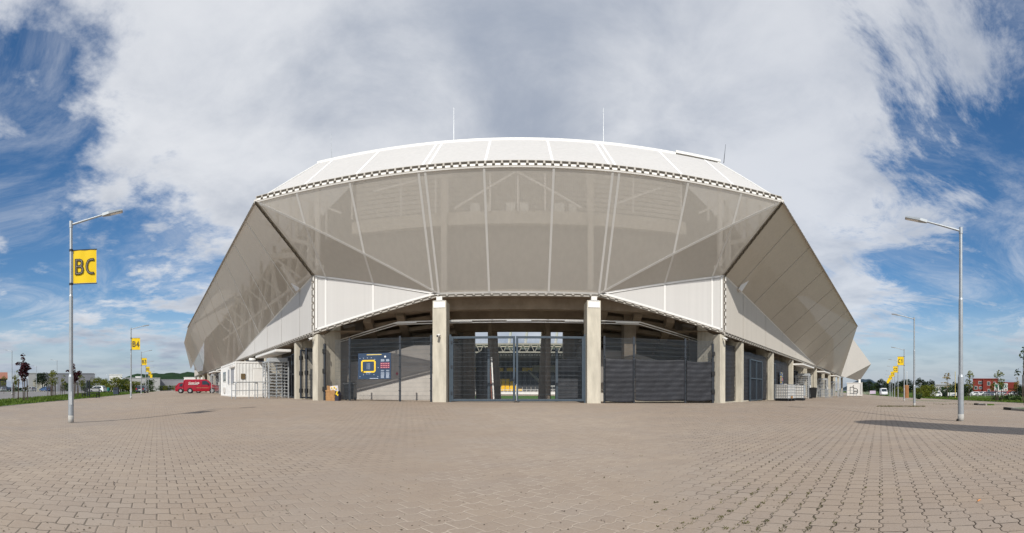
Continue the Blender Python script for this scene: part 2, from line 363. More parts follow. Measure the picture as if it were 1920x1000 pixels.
# ------------------------------------------------------------------ ground
def pavers():
    m = bpy.data.materials.new('interlocking_pavers'); m.use_nodes = True; n_ = m.node_tree; l = n_.links.new
    b = n_.nodes['Principled BSDF']; b.inputs['Roughness'].default_value = .88; b.inputs['Specular IOR Level'].default_value = .18
    def A(op, a, b2=None, c=None, clamp=False):
        n = n_.nodes.new('ShaderNodeMath'); n.operation = op; n.use_clamp = clamp
        for i, v in enumerate((a, b2, c)):
            if v is None: continue
            if isinstance(v, (int, float)): n.inputs[i].default_value = v
            else: l(v, n.inputs[i])
        return n.outputs[0]
    tc = n_.nodes.new('ShaderNodeTexCoord'); O = tc.outputs['Object']
    s = n_.nodes.new('ShaderNodeSeparateXYZ'); l(O, s.inputs[0])
    U = A('MULTIPLY', A('ADD', s.outputs[0], s.outputs[1]), K/.2); V = A('MULTIPLY', A('SUBTRACT', s.outputs[1], s.outputs[0]), K/.165)
    # trapezoid wave along the row, flipped on every second joint: H-shaped interlocking stones
    fu = A('FRACT', A('ADD', U, .25)); tri = A('SUBTRACT', A('ABSOLUTE', A('SUBTRACT', fu, .5)), .25)
    T = A('MINIMUM', A('MAXIMUM', A('MULTIPLY', tri, 9.), -1.), 1.)
    i = A('ROUND', V); par = A('SUBTRACT', 1., A('MULTIPLY', A('ABSOLUTE', A('MODULO', i, 2.)), 2.))
    dv = A('SUBTRACT', A('SUBTRACT', V, i), A('MULTIPLY', A('MULTIPLY', T, par), .085))
    j = A('SUBTRACT', i, A('LESS_THAN', dv, 0.))
    uu = A('ADD', U, A('MULTIPLY', A('ABSOLUTE', A('MODULO', j, 2.)), .5))
    fe = A('SUBTRACT', .5, A('ABSOLUTE', A('SUBTRACT', A('FRACT', uu), .5)))
    dl = A('MULTIPLY', A('ABSOLUTE', dv), .165); de = A('MULTIPLY', fe, .2)
    dist = A('MINIMUM', dl, de)
    def noise(sc, det=5., ro=.6):
        n = n_.nodes.new('ShaderNodeTexNoise'); n.inputs['Scale'].default_value = sc; n.inputs['Detail'].default_value = det
        n.inputs['Roughness'].default_value = ro; l(O, n.inputs['Vector']); return n.outputs['Fac']
    def mr(v, a, b2, c=0., d=1.):
        n = n_.nodes.new('ShaderNodeMapRange'); n.interpolation_type = 'SMOOTHSTEP'
        for q, x in zip(('From Min', 'From Max', 'To Min', 'To Max'), (a, b2, c, d)): n.inputs[q].default_value = x
        l(v, n.inputs['Value']); return n.outputs['Result']
    def mix(f, a, c):
        n = n_.nodes.new('ShaderNodeMix'); n.data_type = 'RGBA'
        for q, x in (('A', a), ('B', c)):
            if isinstance(x, tuple): n.inputs[q].default_value = (*x, 1)
            else: l(x, n.inputs[q])
        if isinstance(f, float): n.inputs['Factor'].default_value = f
        else: l(f, n.inputs['Factor'])
        return n.outputs['Result']
    wn = n_.nodes.new('ShaderNodeTexWhiteNoise'); wn.noise_dimensions = '2D'
    cb = n_.nodes.new('ShaderNodeCombineXYZ'); l(A('FLOOR', uu), cb.inputs[0]); l(j, cb.inputs[1]); l(cb.outputs[0], wn.inputs['Vector'])
    big = noise(.11, 6.); mid = noise(.8, 6.); grain = noise(55., 5., .7)
    c = mix(mr(big, .38, .62), (.312, .247, .189), (.367, .302, .237))
    c = mix(A('MULTIPLY', mr(mid, .40, .66), .5), c, (.30, .258, .222))
    c = mix(A('MULTIPLY', wn.outputs['Value'], .48), c, (.26, .205, .162))
    c = mix(A('MULTIPLY', mr(grain, .42, .62), .4), c, (.36, .305, .255))
    # sand in the joints: dark and open towards the right, pale and swept full in the middle
    side = n_.nodes.new('ShaderNodeMapRange'); l(A('ADD', A('SUBTRACT', s.outputs[0], A('MULTIPLY', s.outputs[1], .25)), A('MULTIPLY', A('SUBTRACT', mid, .5), 3.)), side.inputs['Value'])
    side.inputs['From Min'].default_value = -.2; side.inputs['From Max'].default_value = 1.6
    left = n_.nodes.new('ShaderNodeMapRange'); l(A('ADD', s.outputs[0], A('MULTIPLY', A('SUBTRACT', mid, .5), 3.)), left.inputs['Value'])
    left.inputs['From Min'].default_value = -.6; left.inputs['From Max'].default_value = -2.4
    openj = A('MAXIMUM', side.outputs['Result'], A('MULTIPLY', left.outputs['Result'], .8), clamp=True)
    jc = mix(openj, (.46, .39, .315), (.062, .048, .036))
    wid = A('ADD', .0022, A('MULTIPLY', mr(noise(3.2, 4.), .35, .7), .0046))
    jm = A('LESS_THAN', dist, wid)
    patch = mr(noise(1.7, 5.), .32, .52, .2, 1.)
    c = mix(A('MULTIPLY', jm, patch), c, jc)
    st = mr(noise(.35, 7., .7), .60, .74); c = mix(A('MULTIPLY', st, .5), c, (.205, .172, .145)); st2 = mr(noise(.05, 8., .72), .52, .66); c = mix(A('MULTIPLY', st2, .32), c, (.25, .228, .212)); st3 = mr(noise(6., 3., .5), .70, .76); c = mix(A('MULTIPLY', st3, .4), c, (.15, .12, .095))
    l(c, b.inputs['Base Color'])
    hgt = A('ADD', A('MULTIPLY', mr(dist, .001, .011), .6), A('ADD', A('MULTIPLY', grain, .12), A('MULTIPLY', wn.outputs['Value'], .08)))
    bp = n_.nodes.new('ShaderNodeBump'); bp.inputs['Strength'].default_value = .75; bp.inputs['Distance'].default_value = .008
    l(hgt, bp.inputs['Height']); l(bp.outputs['Normal'], b.inputs['Normal'])
    return m
pav = pavers()
grassm = mat('grass_soil', (.062, .105, .018), .9, var=.35, scale=.7, bump=.6, bscale=14., spec=.1)
asph = mat('asphalt', (.20, .195, .19), .9, var=.15, scale=.6, bump=.2, bscale=60., spec=.15)
soil = mat('bare_soil', (.20, .165, .125), .95, var=.25, scale=.5, spec=.1)
turf = mat('pitch_turf', (.040, .105, .012), .9, var=.12, scale=.2, spec=.1)
def coords(lim):
    c = [0.]; st = .8
    while c[-1] < lim:
        c.append(c[-1]+st)
        if c[-1] > 70: st *= 1.22
        elif c[-1] > 24: st = 2.
    return [-v for v in c[:0:-1]]+c
def sheet(name, m, off, cuts, lim=2600., kind='structure', **kw):
    bm = bmesh.new(); xs = coords(lim); V_ = [[bm.verts.new((x, y, zs(x, y)+off)) for y in xs] for x in xs]
    for i in range(len(xs)-1):
        for j in range(len(xs)-1): bm.faces.new((V_[i][j], V_[i+1][j], V_[i+1][j+1], V_[i][j+1]))
    for p, n in cuts:                        # keep the side the normal points to
        bmesh.ops.bisect_plane(bm, geom=bm.verts[:]+bm.edges[:]+bm.faces[:], dist=1e-5, plane_co=(p[0], p[1], 0), plane_no=(-n[0], -n[1], 0), clear_outer=True)
    me = bpy.data.meshes.new(name); bm.to_mesh(me); bm.free(); me.materials.append(m)
    me.polygons.foreach_set('use_smooth', [True]*len(me.polygons))
    o = bpy.data.objects.new(name, me); COL.objects.link(o); return tag(o, kind=kind, **kw)
def line(a, b, flip=1):                      # half plane right of a->b
    d = Vector((b[0]-a[0], b[1]-a[1])); return (a[0], a[1]), (d.y*flip, -d.x*flip)
GL0, GL1 = G(0, 763), G(215, 742.3)           # inner edge of the grass strip on the left
RL0, RL1 = G(0, 751), G(128, 740.2)         # its far edge, where the road begins
GR0, GR1 = G(1860, 753.8), G(1735, 747.6)
sheet('ground', grassm, -.10, [])
sheet('plaza', pav, 0., [line(GL0, GL1), line(GR0, GR1, -1)], lim=420.)
rd = (RL1-RL0).normalized(); rn = Vector((-rd.y, rd.x, 0))
far0 = RL0+rn*26
sheet('road', asph, -.045, [line(RL0, RL1, -1), line(far0, far0+rd, 1)], lim=420.)
def kerb(a, b, w, h, n=24, m=kerbm, name='kerb'):
    mb = MB(); a, b = Vector(a), Vector(b)
    for i in range(n):
        p, q = a.lerp(b, i/n), a.lerp(b, (i+1)/n-.0002); p.z = zg(p.x, p.y)+h/2-.06; q.z = zg(q.x, q.y)+h/2-.06; mb.bar(p, q, w, h)
    return mb.build(name, m, kind='structure')
gd = (GL1-GL0).normalized(); kerb(GL0-gd*12, GL1+gd*60, .10, .075, 60)
kerb(RL0-rd*12, RL1+rd*70, .12, .10, 60)
ge = (GR1-GR0).normalized(); kerb(GR0-ge*40, GR1+ge*60, .10, .09, 60)
# grass blades on the strips
def blades(name, polyfn, n, hgt, m, kind='stuff'):
    mb = MB()
    for _ in range(n):
        x, y = polyfn(); z = zg(x, y)-.10; a = random.uniform(0, 2*pi); h = hgt*random.uniform(.5, 1.3); ww = h*.3
        ex = Vector((cos(a)*ww, sin(a)*ww, 0)); ln = Vector((random.uniform(-1, 1), random.uniform(-1, 1), 0))*h*.45
        b = Vector((x, y, z)); mb.poly([b-ex, b+ex, b+ex*.3+ln*.6+Vector((0, 0, h*.7)), b+ln+Vector((0, 0, h))])
    return mb.build(name, m, kind=kind)
def strip(a, da, b, db, l0, l1):
    def f():
        t = random.uniform(l0, l1); p = Vector(a)+Vector(da)*t; q = Vector(b)+Vector(db)*t; r = p.lerp(q, random.random()); return r.x, r.y
    return f
grassb = leafmat('grass_blade', (.06, .11, .012), (.13, .19, .026))
blades('grass', strip(GL0, gd, RL0, rd, -4, 70), 15000, .22, grassb)
gn = Vector((-ge.y, ge.x, 0)); gn = gn if gn.x > 0 else -gn
blades('grass', strip(GR0+gn*.2, ge, GR0+gn*16, ge, -35, 70), 16000, .24, grassb)
# ------------------------------------------------------------------ stadium
SO = (0., 22., 0.)
ST = thing('stadium', 'huge pale stadium with folded translucent fabric facade overhanging a concrete ground floor', 'stadium', SO)
def sb(mb, name, mats, **kw): return mb.build(name, mats, ST, SO, **kw)
def V3(x, y, zr): return Vector((x, y, zr+CAMZ))
ZT, ZF, ZE, ZP, ZR = 9.12, 6.11, 3.16, 4.72, 12.55      # heights above the camera: gutter edge, fascia top, eave, portal, roof
YT, YF, YR = 18.68, 22.0, 23.0
XC, XA, XB = 12.0, 10.5, 3.88
def sidez(sg, s, p, zr): return S(sg, s, p, zr+CAMZ)
def zf_top(x): return ZF+(ZP-ZF)*(XA-abs(x))/(XA-XB)
def zf_bot(x): return ZE+(ZP-ZE)*(XA-abs(x))/(XA-XB)
def lerpn(pts, n):                                       # n+1 points along a polyline, by length
    pts = [Vector(p) for p in pts]; L = [0.]
    for a, b in zip(pts, pts[1:]): L.append(L[-1]+(b-a).length)
    o = []
    for i in range(n+1):
        t = L[-1]*i/n
        for k in range(len(L)-1):
            if t <= L[k+1]+1e-9: o.append(pts[k].lerp(pts[k+1], (t-L[k])/max(1e-9, L[k+1]-L[k]))); break
        else: o.append(pts[-1])
    return o
Cn = {s: V3(s*XC, YT, ZT) for s in (-1, 1)}; An = {s: V3(s*XA, YF, ZF) for s in (-1, 1)}
Ae = {s: V3(s*XA, YF, ZE) for s in (-1, 1)}; Bn = {s: V3(s*XB, YF, ZP) for s in (-1, 1)}
mb = MB(); mb.ruled(lerpn([Cn[-1], Cn[1]], 16), lerpn([Bn[-1], Bn[1]], 16), 6); sb(mb, 'facade_membrane', m_front)
for s in (-1, 1):
    mb = MB(); mb.poly([Cn[s], An[s], Bn[s]]); sb(mb, 'fold_membrane', m_front, label='darker folded triangle of the facade fabric')
    mb = MB(); mb.poly([An[s], Ae[s], Bn[s]]); sb(mb, 'fascia_membrane', m_white, label='white upright fabric triangle above the entrance')
# sides
Lt = [sidez(-1, 21.7, 4.72, ZT), sidez(-1, 65.8, 4.42, ZT), sidez(-1, 71.5, 4.2, 7.5)]
Lf = [An[-1], sidez(-1, 47.6, 8.13, ZE), sidez(-1, 88, 8.0, ZE+.05)]
Rt = [Cn[1], sidez(1, 64.8, 3.3, ZT)]
tops = lerpn(Lt, 40); bots = lerpn(Lf, 40)
tops[0] = Cn[-1]
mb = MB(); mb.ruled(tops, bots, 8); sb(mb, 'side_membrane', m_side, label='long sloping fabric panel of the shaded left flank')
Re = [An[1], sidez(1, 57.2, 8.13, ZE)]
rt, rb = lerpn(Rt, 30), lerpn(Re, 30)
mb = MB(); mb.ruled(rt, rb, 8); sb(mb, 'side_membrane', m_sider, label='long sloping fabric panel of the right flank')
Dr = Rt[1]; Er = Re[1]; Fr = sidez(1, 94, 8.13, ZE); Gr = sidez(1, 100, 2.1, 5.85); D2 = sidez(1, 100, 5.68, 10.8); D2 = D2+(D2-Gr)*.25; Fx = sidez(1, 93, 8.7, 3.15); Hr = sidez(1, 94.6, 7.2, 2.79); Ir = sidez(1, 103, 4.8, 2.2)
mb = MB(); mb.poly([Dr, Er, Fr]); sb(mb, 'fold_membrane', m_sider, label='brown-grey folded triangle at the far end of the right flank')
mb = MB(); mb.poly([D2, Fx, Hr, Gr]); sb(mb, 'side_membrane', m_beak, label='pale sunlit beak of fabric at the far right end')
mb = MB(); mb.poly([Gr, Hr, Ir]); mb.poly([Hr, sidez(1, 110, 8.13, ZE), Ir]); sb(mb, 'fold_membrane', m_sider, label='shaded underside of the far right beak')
mb = MB(); mb.poly([An[-1], Ae[-1], Lf[1]]); sb(mb, 'fascia_membrane', m_white, label='white fabric fascia along the left side')
mb = MB(); mb.poly([An[1], Ae[1], Re[1]]); sb(mb, 'fascia_membrane', m_fasr, label='cream fabric fascia along the right side')
mb = MB(); mb.poly([Lf[1], sidez(-1, 100, 8.13, ZE), sidez(-1, 100, 8.13, 5.2), Lf[2]]); mb.poly([Lf[2], sidez(-1, 100, 8.13, 5.2), Lt[2]])
sb(mb, 'fascia_membrane', m_fasr, label='pale far end of the left flank')
# roof
hip = {s: V3(s*10.6, YR, ZR) for s in (-1, 1)}
mb = MB(); mb.ruled(lerpn([Cn[-1], Cn[1]], 14), lerpn([hip[-1], hip[1]], 14), 4); sb(mb, 'roof_membrane', m_roof)
for s, far in ((-1, Lt[1]), (1, Rt[1])):
    q = sidez(s, 60, 10., ZR); mb = MB(); mb.poly([Cn[s], hip[s], q, far]); sb(mb, 'side_roof', m_deck)
q = sidez(-1, 59.5, 11.8, ZR-.02); mb = MB(); mb.poly([Lt[1], sidez(-1, 60, 10, ZR), q, sidez(-1, 112, 11.8, ZR-.02)]); mb.poly([Lt[1], sidez(-1, 112, 11.8, ZR-.02), sidez(-1, 112, 8.2, 5.3), Lt[2]]); sb(mb, 'side_roof', m_deck)
mb = MB(); mb.poly([hip[-1], hip[1], V3(9, 42, ZR+.3), V3(-9, 42, ZR+.3)])
for s in (-1, 1): mb.poly([hip[s], V3(s*9, 42, ZR+.3), sidez(s, 60, 24, ZR+.3), sidez(s, 60, 10., ZR)])
sb(mb, 'flat_roof', m_deck)
mb = MB(); mb.box(-10.75, 8.14, YR-.03, YR+.3, ZR+CAMZ-.03, ZR+CAMZ+.10); sb(mb, 'roof_cap', white)
mb = MB(); mb.box(8.15, 10.75, YR-.03, YR+.3, ZR+CAMZ+.07, ZR+CAMZ+.2); sb(mb, 'roof_cap', white, label='slightly raised right end of the roof cap')
mb = MB(); mb.box(-10.6, 10.6, YR-.012, YR+.2, ZR+CAMZ-.10, ZR+CAMZ-.032); sb(mb, 'roof_gutter', dgrey)
for px, y0, y1, yy in ((622, 293, 249, 23.6), (851, 264, 202, 24), (1131.5, 264, 203, 24), (1357, 300, 270, 23.6)):
    mb = MB(); a, b = PY(px, y0+6, yy), PY(px, y1, yy); b.x = a.x+(.0 if 700 < px < 1300 else (-.05 if px < 700 else .12)); mb.tube(a, a.lerp(b, .5), .02, .016, 6); mb.tube(a.lerp(b, .5), b, .013, .008, 6); sb(mb, 'lightning_rod', galvw if px < 1300 else dgrey)
# seams: doubled fabric strips welded over the joints
def strap(pts, normals, w=.085, m=strapm, name='seam_strap', off=.018):
    mb = MB()
    for (a, b), n in zip(zip(pts, pts[1:]), normals):
        n = Vector(n).normalized(); mb.bar(a+n*off, b+n*off, w, .008, n)
    return sb(mb, name, m)
def nrm(a, b, c, toward=(0, 0, 0)):
    n = (b-a).cross(c-a).normalized(); return n if n.dot(Vector(toward)-a) > 0 else -n
nf = nrm(Cn[-1], Cn[1], Bn[1], (0, 0, 2)); nr = nrm(Cn[-1], Cn[1], hip[1], (0, 0, 60)); nfs = Vector((0, -1, 0))
for x in (-9.8, -7.2, -4.14, -3.86, -1.42, 1.42, 3.86, 4.14, 7.2, 9.8):
    s = 1 if x > 0 else -1; top = V3(x, YT, ZT)
    if abs(x) < XB:
        strap([top, V3(x, YF, ZP)], [nf], .10)
    else:
        t = (XC-abs(x))/(XC-XB); mid = Cn[s].lerp(Bn[s], t); nt_ = nrm(Cn[s], An[s], Bn[s], (0, 0, 0))
        u = (XA-abs(x))/(XA-XB); lo = An[s].lerp(Bn[s], u); bo = Ae[s].lerp(Bn[s], u)
        strap([top, mid, lo, bo] if u > .05 else [top, mid, lo], [nf, nt_, nfs], .10)
    strap([top, V3(x, YR, ZR)], [nr], .10, roofstrap, off=.006)
for s in (-1, 1):
    nt_ = nrm(Cn[s], An[s], Bn[s], (0, 0, 0))
    strap([Cn[s], Bn[s]], [(nf+nt_)], .11, name='fold_rib'); strap([An[s]+Vector((0, -.02, -.03)), Bn[s]+Vector((0, -.02, -.03))], [nfs], .09, name='fold_rib')
    strap([Ae[s]+Vector((0, -.02, .05)), Bn[s]+Vector((0, -.02, .05))], [nfs], .10, name='fold_rib')
    strap([An[s]+Vector((-s*.16, -.02, -.08)), Ae[s]+Vector((-s*.16, -.02, .08))], [nfs], .12, name='fold_rib')
    strap([Cn[s]+Vector((-s*.2, .05, -.05)), An[s]+Vector((-s*.25, -.02, 0))], [nt_], .06, name='fold_rib')
strap([Bn[-1], Bn[1]], [nf], .10, name='fold_rib')
for i in (2, 5, 8, 12, 16, 20, 24, 28, 33):
    n = nrm(tops[i], tops[i+1], bots[i], (0, 0, 0)); strap([tops[i], bots[i]], [n], .10, strapm if i < 16 else m_side)
for i in (2, 5, 9, 13, 17, 21, 25):
    n = nrm(rt[i], rt[i+1], rb[i], (0, 0, 0)); strap([rt[i], rb[i]], [n], .12, m_fasr if i in (2, 5) else m_sider)
strap([An[-1], Lf[1]], [nrm(tops[2], tops[3], bots[2])], .12, name='fold_rib'); strap([An[1], Re[1]], [nrm(rt[2], rt[3], rb[2])], .12, name='fold_rib')
strap([Dr, Er], [nrm(Dr, Er, Fr)], .14, concd, name='fold_rib')
for a, b in ((.1, .1), (.26, .26), (.42, .42), (.6, .6)):
    for s, e, far in ((-1, Lf[1], Ae[-1]), (1, Re[1], Ae[1])):
        p = An[s].lerp(e, a); q = Ae[s].lerp(e, a); n = Vector((-s*.0-s*K*-1*0-s*0, 0, 0)); nn = Vector((s*K, -K, 0)); strap([p, q], [nn], .07, m_white if s < 0 else m_fasr)
lacew = mat('lacing_strip', (.46, .43, .385), .7, var=.05)
# laced edges: two white clamping strips with dark gaps between the clamps
def lacing(a, b, up, w=.26, pitch=.34, name='lacing_edge', th_=.05, m0=None, dark=.55):
    a, b, up = Vector(a), Vector(b), Vector(up).normalized(); d = b-a; L = d.length; d /= L; side = up.cross(d).normalized(); mb = MB()
    m0 = m0 or lacew; mb.bar(a+up*.03, b+up*.03, w, th_, up, 0)
    n = max(2, int(L/pitch)); st = L/n
    for i in range(n):
        c = a+d*(st*(i+.5))+up*(.03+th_/2)
        mb.obox(c+side*w*.22, d*st*.38, side*w*.17, up*.012, 1)
        mb.obox(c+d*st*.5-side*w*.22, d*st*.17, side*w*.16, up*.012, 1); mb.obox(c-side*w*.22, d*st*.30, side*w*.15, up*.006, 2)
    return sb(mb, name, [m0, mat('lacing_gap', (.06, .05, .038), .8), white if m0 is lacew else m0])
nfront = Vector((0, -1, .05))
lacing(Cn[-1]+Vector((0, .06, .145)), Cn[1]+Vector((0, .06, .135)), nfront, .25)
mb = MB(); mb.tube(Cn[-1]+Vector((0, .02, -.02)), Cn[1]+Vector((0, .02, -.02)), .035, n=8); sb(mb, 'edge_tube', steelg)
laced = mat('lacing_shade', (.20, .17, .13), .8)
for s in (-1, 1):
    nt_ = nrm(Cn[s], An[s], Bn[s]); ns = nrm(tops[1], tops[2], bots[1]) if s < 0 else nrm(rt[1], rt[2], rb[1])
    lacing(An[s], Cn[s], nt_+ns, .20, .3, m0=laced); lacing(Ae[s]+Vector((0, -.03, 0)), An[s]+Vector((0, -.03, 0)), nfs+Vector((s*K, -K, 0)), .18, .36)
    lacing(Ae[s]+Vector((0, -.02, -.10)), Bn[s]+Vector((0, -.02, -.10)), nfs, .13, .42, m0=trim)
    lacing(Cn[s], Lt[1] if s < 0 else Rt[1], Vector((s*.5, -.5, .5)), .22, .5)
    e = sidez(s, 100, 8.13, ZE-.12); lacing(Ae[s]+Vector((0, 0, -.12)), e, Vector((s*K, -K, 0)), .2, .5, m0=trim)
lacing(Bn[-1]+Vector((0, -.02, -.12)), Bn[1]+Vector((0, -.02, -.12)), nfs, .13, .42, m0=trim)
for s in (-1, 1):
    for c_ in (Cn[s],):
        mb = MB(); mb.obox(c_+Vector((0, .03, .03)), (.09, 0, 0), (0, .06, 0), (0, 0, .07)); sb(mb, 'corner_bracket', steelg)
    mb = MB(); mb.tube(hip[s], Cn[s], .05, n=8); sb(mb, 'hip_tube', wmetal)
# ------------------------------------------------------------------ columns and fins
def column(x, y, rz, w, d, top, plate=False, fin=0.):
    g = zg(x, y)-.1; r = Matrix.Rotation(rz, 3, 'Z'); mb = MB(); c = Vector((x, y, 0)); ax, ay = r @ Vector((1, 0, 0)), r @ Vector((0, 1, 0))
    mb.obox(c+ay*d/2+Vector((0, 0, (g+top)/2)), ax*w/2, ay*d/2, Vector((0, 0, (top-g)/2))); o = sb(mb, 'column', conc, bevel=.02)
    if plate:
        m2 = MB(); m2.obox(c-ay*.012+Vector((0, 0, top-.2)), ax*w*.43, ay*.012, Vector((0, 0, .15))); m2.build('plate', white, o, SO)
        m2 = MB(); m2.obox(c+ay*.05+Vector((0, 0, top+.09)), ax*.14, ay*.1, Vector((0, 0, .09))); m2.obox(c-ay*.02+Vector((0, 0, top-.02)), ax*.24, ay*.02, (0, 0, .012)); m2.build('bearing', wmetal, o, SO)
    if fin:
        m2 = MB(); f0 = c+ay*(d+.01); f1 = c+ay*(d+fin)
        m2.prism([(0, g), (1, g), (1, top+.62), (0, top-.02)], lambda u, v: f0.lerp(f1, u)-ax*.11+Vector((0, 0, v)), lambda u, v: f0.lerp(f1, u)+ax*.11+Vector((0, 0, v))); m2.build('fin_wall', conc, o, SO)
    return o
for x in (-3.82, 3.60): column(x, 21.9, 0, .67, 1.1, CAMZ+4.37, True)
for s in (-1, 1):
    column(s*10.42, 22.0, -s*R_(-22.5) if False else s*R_(22.5), .42, .5, CAMZ+2.98, fin=1.3)
SCOL = [26.4]+[34.3+8*i for i in range(9)]
for s in (-1, 1):
    for q in SCOL:
        v = S(s, q, 8.15); column(v.x, v.y, s*R_(45), .36, .42, CAMZ+2.92, fin=.9 if q < 60 else 0)
# ------------------------------------------------------------------ inside, above the ground floor (seen through the fabric)
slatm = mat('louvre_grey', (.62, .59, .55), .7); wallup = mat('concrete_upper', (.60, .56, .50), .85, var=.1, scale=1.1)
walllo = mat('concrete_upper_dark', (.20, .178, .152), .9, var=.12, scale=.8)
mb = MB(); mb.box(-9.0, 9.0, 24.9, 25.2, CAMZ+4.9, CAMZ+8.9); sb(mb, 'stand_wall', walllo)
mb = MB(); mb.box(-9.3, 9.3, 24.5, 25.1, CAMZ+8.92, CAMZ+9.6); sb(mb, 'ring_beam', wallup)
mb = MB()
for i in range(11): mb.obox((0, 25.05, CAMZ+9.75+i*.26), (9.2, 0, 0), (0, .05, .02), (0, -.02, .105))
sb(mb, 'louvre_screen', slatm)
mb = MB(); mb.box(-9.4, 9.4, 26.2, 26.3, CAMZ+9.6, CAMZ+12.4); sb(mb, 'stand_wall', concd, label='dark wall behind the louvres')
mb = MB()
for i in range(64): mb.box(-3.5+i*.11, -3.47+i*.11, 24.86, 24.9, CAMZ+9.62, CAMZ+12.2)
sb(mb, 'grille', steelg)
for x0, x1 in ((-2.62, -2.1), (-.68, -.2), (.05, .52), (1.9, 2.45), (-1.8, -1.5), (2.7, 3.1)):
    mb = MB(); mb.box(x0, x1, 24.7, 24.8, CAMZ+9.68, CAMZ+10.12); sb(mb, 'bright_opening', white)  # white panels for openings, the sky's brightness put into their colour
for px, yt, yb, wd in ((833, 330, 545, .3), (1107, 330, 545, .3), (919, 325, 396, .09), (971, 330, 396, .1), (1022, 325, 396, .09), (817, 330, 400, .08), (839, 330, 400, .1), (1102, 325, 396, .08), (660, 345, 412, .08), (752, 335, 405, .08), (1187, 330, 400, .08), (1277, 340, 410, .08), (1328, 352, 415, .1), (612, 365, 450, .1)):
    mb = MB(); a, b = PY(px, yt, 24.35), PY(px, yb, 24.35); b.x = a.x; mb.bar(a, b, wd); sb(mb, 'post', steelw if wd < .2 else wallup)
for (ax, ay, bx, by) in ((968, 322, 852, 392), (968, 322, 1090, 390), (700, 360, 800, 335), (1240, 352, 1150, 385), (640, 400, 545, 365), (1310, 400, 1390, 365), (1395, 430, 1345, 360)):
    mb = MB(); mb.bar(PY(ax, ay, 24.3), PY(bx, by, 24.3), .10); sb(mb, 'brace', steelw)
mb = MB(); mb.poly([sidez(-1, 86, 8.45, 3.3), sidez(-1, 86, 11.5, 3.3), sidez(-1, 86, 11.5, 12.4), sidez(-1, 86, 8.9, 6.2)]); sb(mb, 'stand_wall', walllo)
# corner steelwork
def beams(sg, lst, name, w=.2):
    for a, b in lst:
        mb = MB(); mb.bar(sidez(sg, *a), sidez(sg, *b), w); sb(mb, name, steelw)
for px, yt, yb, w_ in ((545, 372, 450, .12), (557, 375, 442, .2), (596, 352, 500, .22), (578, 395, 490, .1), (520, 385, 430, .14)):
    for m_ in (0, 1):
        q = px if not m_ else 1946-px; yy = 23.2+.35*abs(px-596)/50; mb = MB(); mb.bar(PY(q, yt, yy), PY(q, yb, yy), w_); sb(mb, 'post', steelw)
for (ax, ay, bx, by, w_) in ((556, 452, 598, 461, .2), (575, 470, 598, 500, .1), (500, 420, 560, 455, .12), (560, 380, 595, 440, .08), (512, 480, 556, 480, .3), (530, 500, 560, 545, .25), (520, 455, 556, 400, .08)):
    for m_ in (0, 1):
        fx = (lambda v: v) if not m_ else (lambda v: 1946-v)
        mb = MB(); mb.bar(PY(fx(ax), ay, 23.6), PY(fx(bx), by, 23.6), w_); sb(mb, 'brace', steelw)
for s in (-1, 1):
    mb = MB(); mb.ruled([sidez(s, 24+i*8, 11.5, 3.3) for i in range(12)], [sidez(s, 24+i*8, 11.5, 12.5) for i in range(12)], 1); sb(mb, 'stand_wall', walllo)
    nb = 7 if s < 0 else 3
    for i in range(nb):
        q = 26.4+i*4.5; beams(s, [((q, 9., 3.2), (q, 9.2, 11.5))], 'post', .24)
        beams(s, [((q, 8.9, 4.2 if i % 2 else 10.2), (q+4.5, 8.9, 10.2 if i % 2 else 4.2))], 'brace', .22)
        beams(s, [((q+.3, 8.6, 6.9), (q+2.2, 7.2, 8.7)), ((q-.2, 8.7, 9.9), (q+2.2, 8.0, 8.4))], 'strut', .12)
    for zr in (6.9, 9.9): beams(s, [((24, 9., zr), (62, 9., zr))], 'purlin', .22)
# ------------------------------------------------------------------ ground floor
def bx(name, m, *a, **kw): mb = MB(); mb.box(*a); return sb(mb, name, m, **kw)
c = CAMZ
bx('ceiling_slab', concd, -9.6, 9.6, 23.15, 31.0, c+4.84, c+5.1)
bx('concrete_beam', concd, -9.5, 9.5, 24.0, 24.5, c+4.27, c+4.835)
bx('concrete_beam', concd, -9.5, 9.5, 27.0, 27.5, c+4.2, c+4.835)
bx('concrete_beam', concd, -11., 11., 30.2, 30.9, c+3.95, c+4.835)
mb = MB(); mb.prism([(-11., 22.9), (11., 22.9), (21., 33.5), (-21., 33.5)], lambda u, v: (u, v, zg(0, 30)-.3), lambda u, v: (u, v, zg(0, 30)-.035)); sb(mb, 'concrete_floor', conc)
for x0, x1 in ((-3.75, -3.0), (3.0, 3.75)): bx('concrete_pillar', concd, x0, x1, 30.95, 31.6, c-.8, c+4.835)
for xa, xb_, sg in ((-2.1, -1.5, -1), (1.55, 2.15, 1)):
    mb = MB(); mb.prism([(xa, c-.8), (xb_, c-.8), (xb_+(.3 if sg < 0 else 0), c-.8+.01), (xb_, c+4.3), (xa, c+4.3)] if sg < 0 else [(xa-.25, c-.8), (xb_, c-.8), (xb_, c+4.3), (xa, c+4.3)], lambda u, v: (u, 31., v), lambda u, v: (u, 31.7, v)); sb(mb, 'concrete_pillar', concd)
    bx('thin_post', concd, xa+.15, xa+.4, 29.0, 29.3, c-.7, c+4.9)
